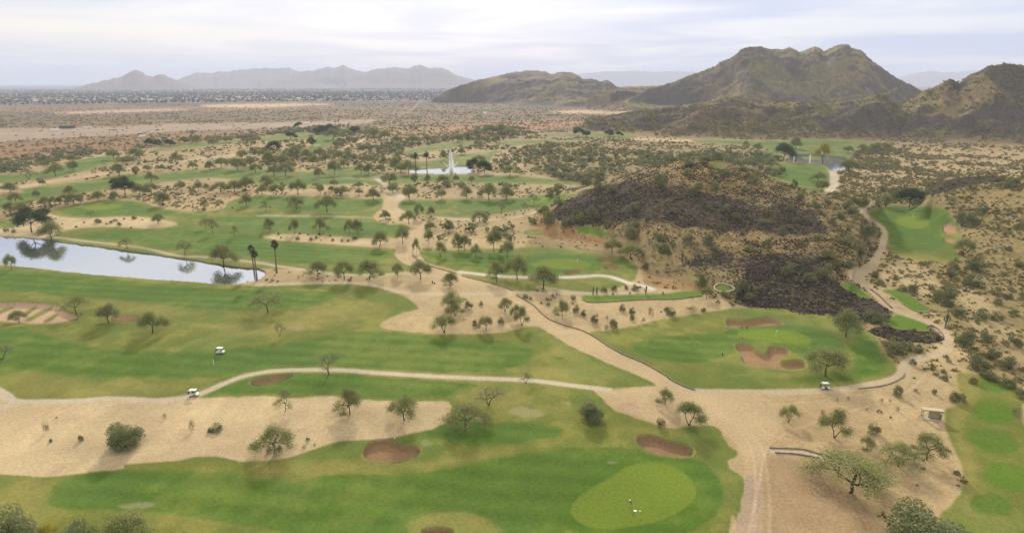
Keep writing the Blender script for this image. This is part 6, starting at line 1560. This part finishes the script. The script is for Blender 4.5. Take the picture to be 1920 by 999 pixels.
# tipped pale rock by the path (east dirt)
p, _ = hit(1717, 733); V, Fc = [], []; tube(V, Fc, [(-.6, 0, .3), (-.3, .1, .5), (.2, 0, .45), (.6, 0, .25)], [.15, .42, .40, .12], 7)
o = link('boulder', py_mesh('boulder', V, Fc, plain_mat('boulder_stone', (.33, .25, .20), .9, .1, .3), False)); o.location = p; o['label'] = "grey boulder lying on dirt east of the grey path bend"; o['category'] = 'boulder'

# ------------------------------------------------------------------ fountains
wm_, wnt_, wb_ = new_mat('spray'); wb_.inputs['Base Color'].default_value = (.98, .98, .98, 1); wb_.inputs['Roughness'].default_value = .6
trn = wnt_.nodes.new('ShaderNodeBsdfTranslucent'); trn.inputs[0].default_value = (.98, .98, .98, 1); mxx = wnt_.nodes.new('ShaderNodeMixShader'); mxx.inputs[0].default_value = .6
oo = [n for n in wnt_.nodes if n.type == 'OUTPUT_MATERIAL'][0]; wnt_.links.new(wb_.outputs[0], mxx.inputs[1]); wnt_.links.new(trn.outputs[0], mxx.inputs[2]); wnt_.links.new(mxx.outputs[0], oo.inputs[0])
def jet(name, parent, P0, P1, w0, w1, n, sag=0.0, seed=1, size=.22, drift=0.0):
    r = np.random.default_rng(seed); t = r.uniform(0, 1, n) ** .8
    P0 = np.array(P0, float); P1 = np.array(P1, float)
    c = P0 + (P1 - P0) * t[:, None]; c[:, 2] += sag * 4 * t * (1 - t)
    w = w0 + (w1 - w0) * t
    c = c + r.normal(size=(n, 3)) * w[:, None] * np.array([1, 1, .5])
    if drift:
        k = r.uniform(0, 1, n) < .35
        c[k, 0] += np.abs(r.normal(size=k.sum())) * drift * (1.2 - t[k]); c[k, 2] *= r.uniform(.3, 1, k.sum())
    c[:, 2] = np.maximum(c[:, 2], .02)
    Vl, Il, Sl = leaves(c, size, size * .6, np.ones(n), r, 0)
    return link(name, np_mesh(name, Vl, Il, 4, wm_, False), parent)
def fountain(px, py, h, label, big=False):
    p, _ = hit(px, py); sv = scale_at(p)[1]; H2 = h / sv
    t = root('fountain', px, py, 0, label, 'fountain', 'fountains'); t.location.z = -.5
    jet('main_jet', t, (0, 0, 0), (0, 0, H2), 1.0 if big else .22, .22, 9000 if big else 500, seed=3, size=.40, drift=2.4 if big else .4)
    if big:
        jet('foot_spray', t, (0, 0, 0), (0, 0, 3.0), 1.6, .8, 1800, seed=4, size=.34)
        for k, (dx, dy, z, s_) in enumerate(((-7.5, 2, 9, 0), (6.5, 2, 8.5, 0), (-14, 4, 1.2, .8), (13.5, -3, .3, 1.2))):
            jet('side_jet', t, (0, 0, .6), (dx, dy, z), .10, .20, 420, sag=s_, seed=5 + k, size=.30)
fountain(845.5, 321.5, 37, "tall white fountain with four side jets in the pond", True)
fountain(1518, 304, 12, "thin white water jet in front of the pond's little island")
fountain(1489, 294, 11, "thin white water jet at the west end of the far pond")

# ------------------------------------------------------------------ haze
hz_me = bpy.data.meshes.new('haze')
def box_mesh(me, x0, x1, y0, y1, z0, z1):
    V = [(x, y, z) for z in (z0, z1) for y in (y0, y1) for x in (x0, x1)]
    me.from_pydata(V, [], [(0, 2, 3, 1), (4, 5, 7, 6), (0, 1, 5, 4), (2, 6, 7, 3), (0, 4, 6, 2), (1, 3, 7, 5)])
box_mesh(hz_me, -31500, 31500, -31500, 31500, float(Z.min()) - 1.0, float(Z.max()) + 12)
hm = bpy.data.materials.new('haze'); hm.use_nodes = True
hm.node_tree.nodes.clear()
ho = hm.node_tree.nodes.new('ShaderNodeOutputMaterial'); pv = hm.node_tree.nodes.new('ShaderNodeVolumePrincipled')
pv.inputs['Color'].default_value = (0.70, 0.775, 0.97, 1)
pv.inputs['Density'].default_value = 0.000085
pv.inputs['Anisotropy'].default_value = 0.0
hm.node_tree.links.new(pv.outputs[0], ho.inputs['Volume'])
hz_me.materials.append(hm)
o = link('haze', hz_me); o['kind'] = 'stuff'
settle_labels()
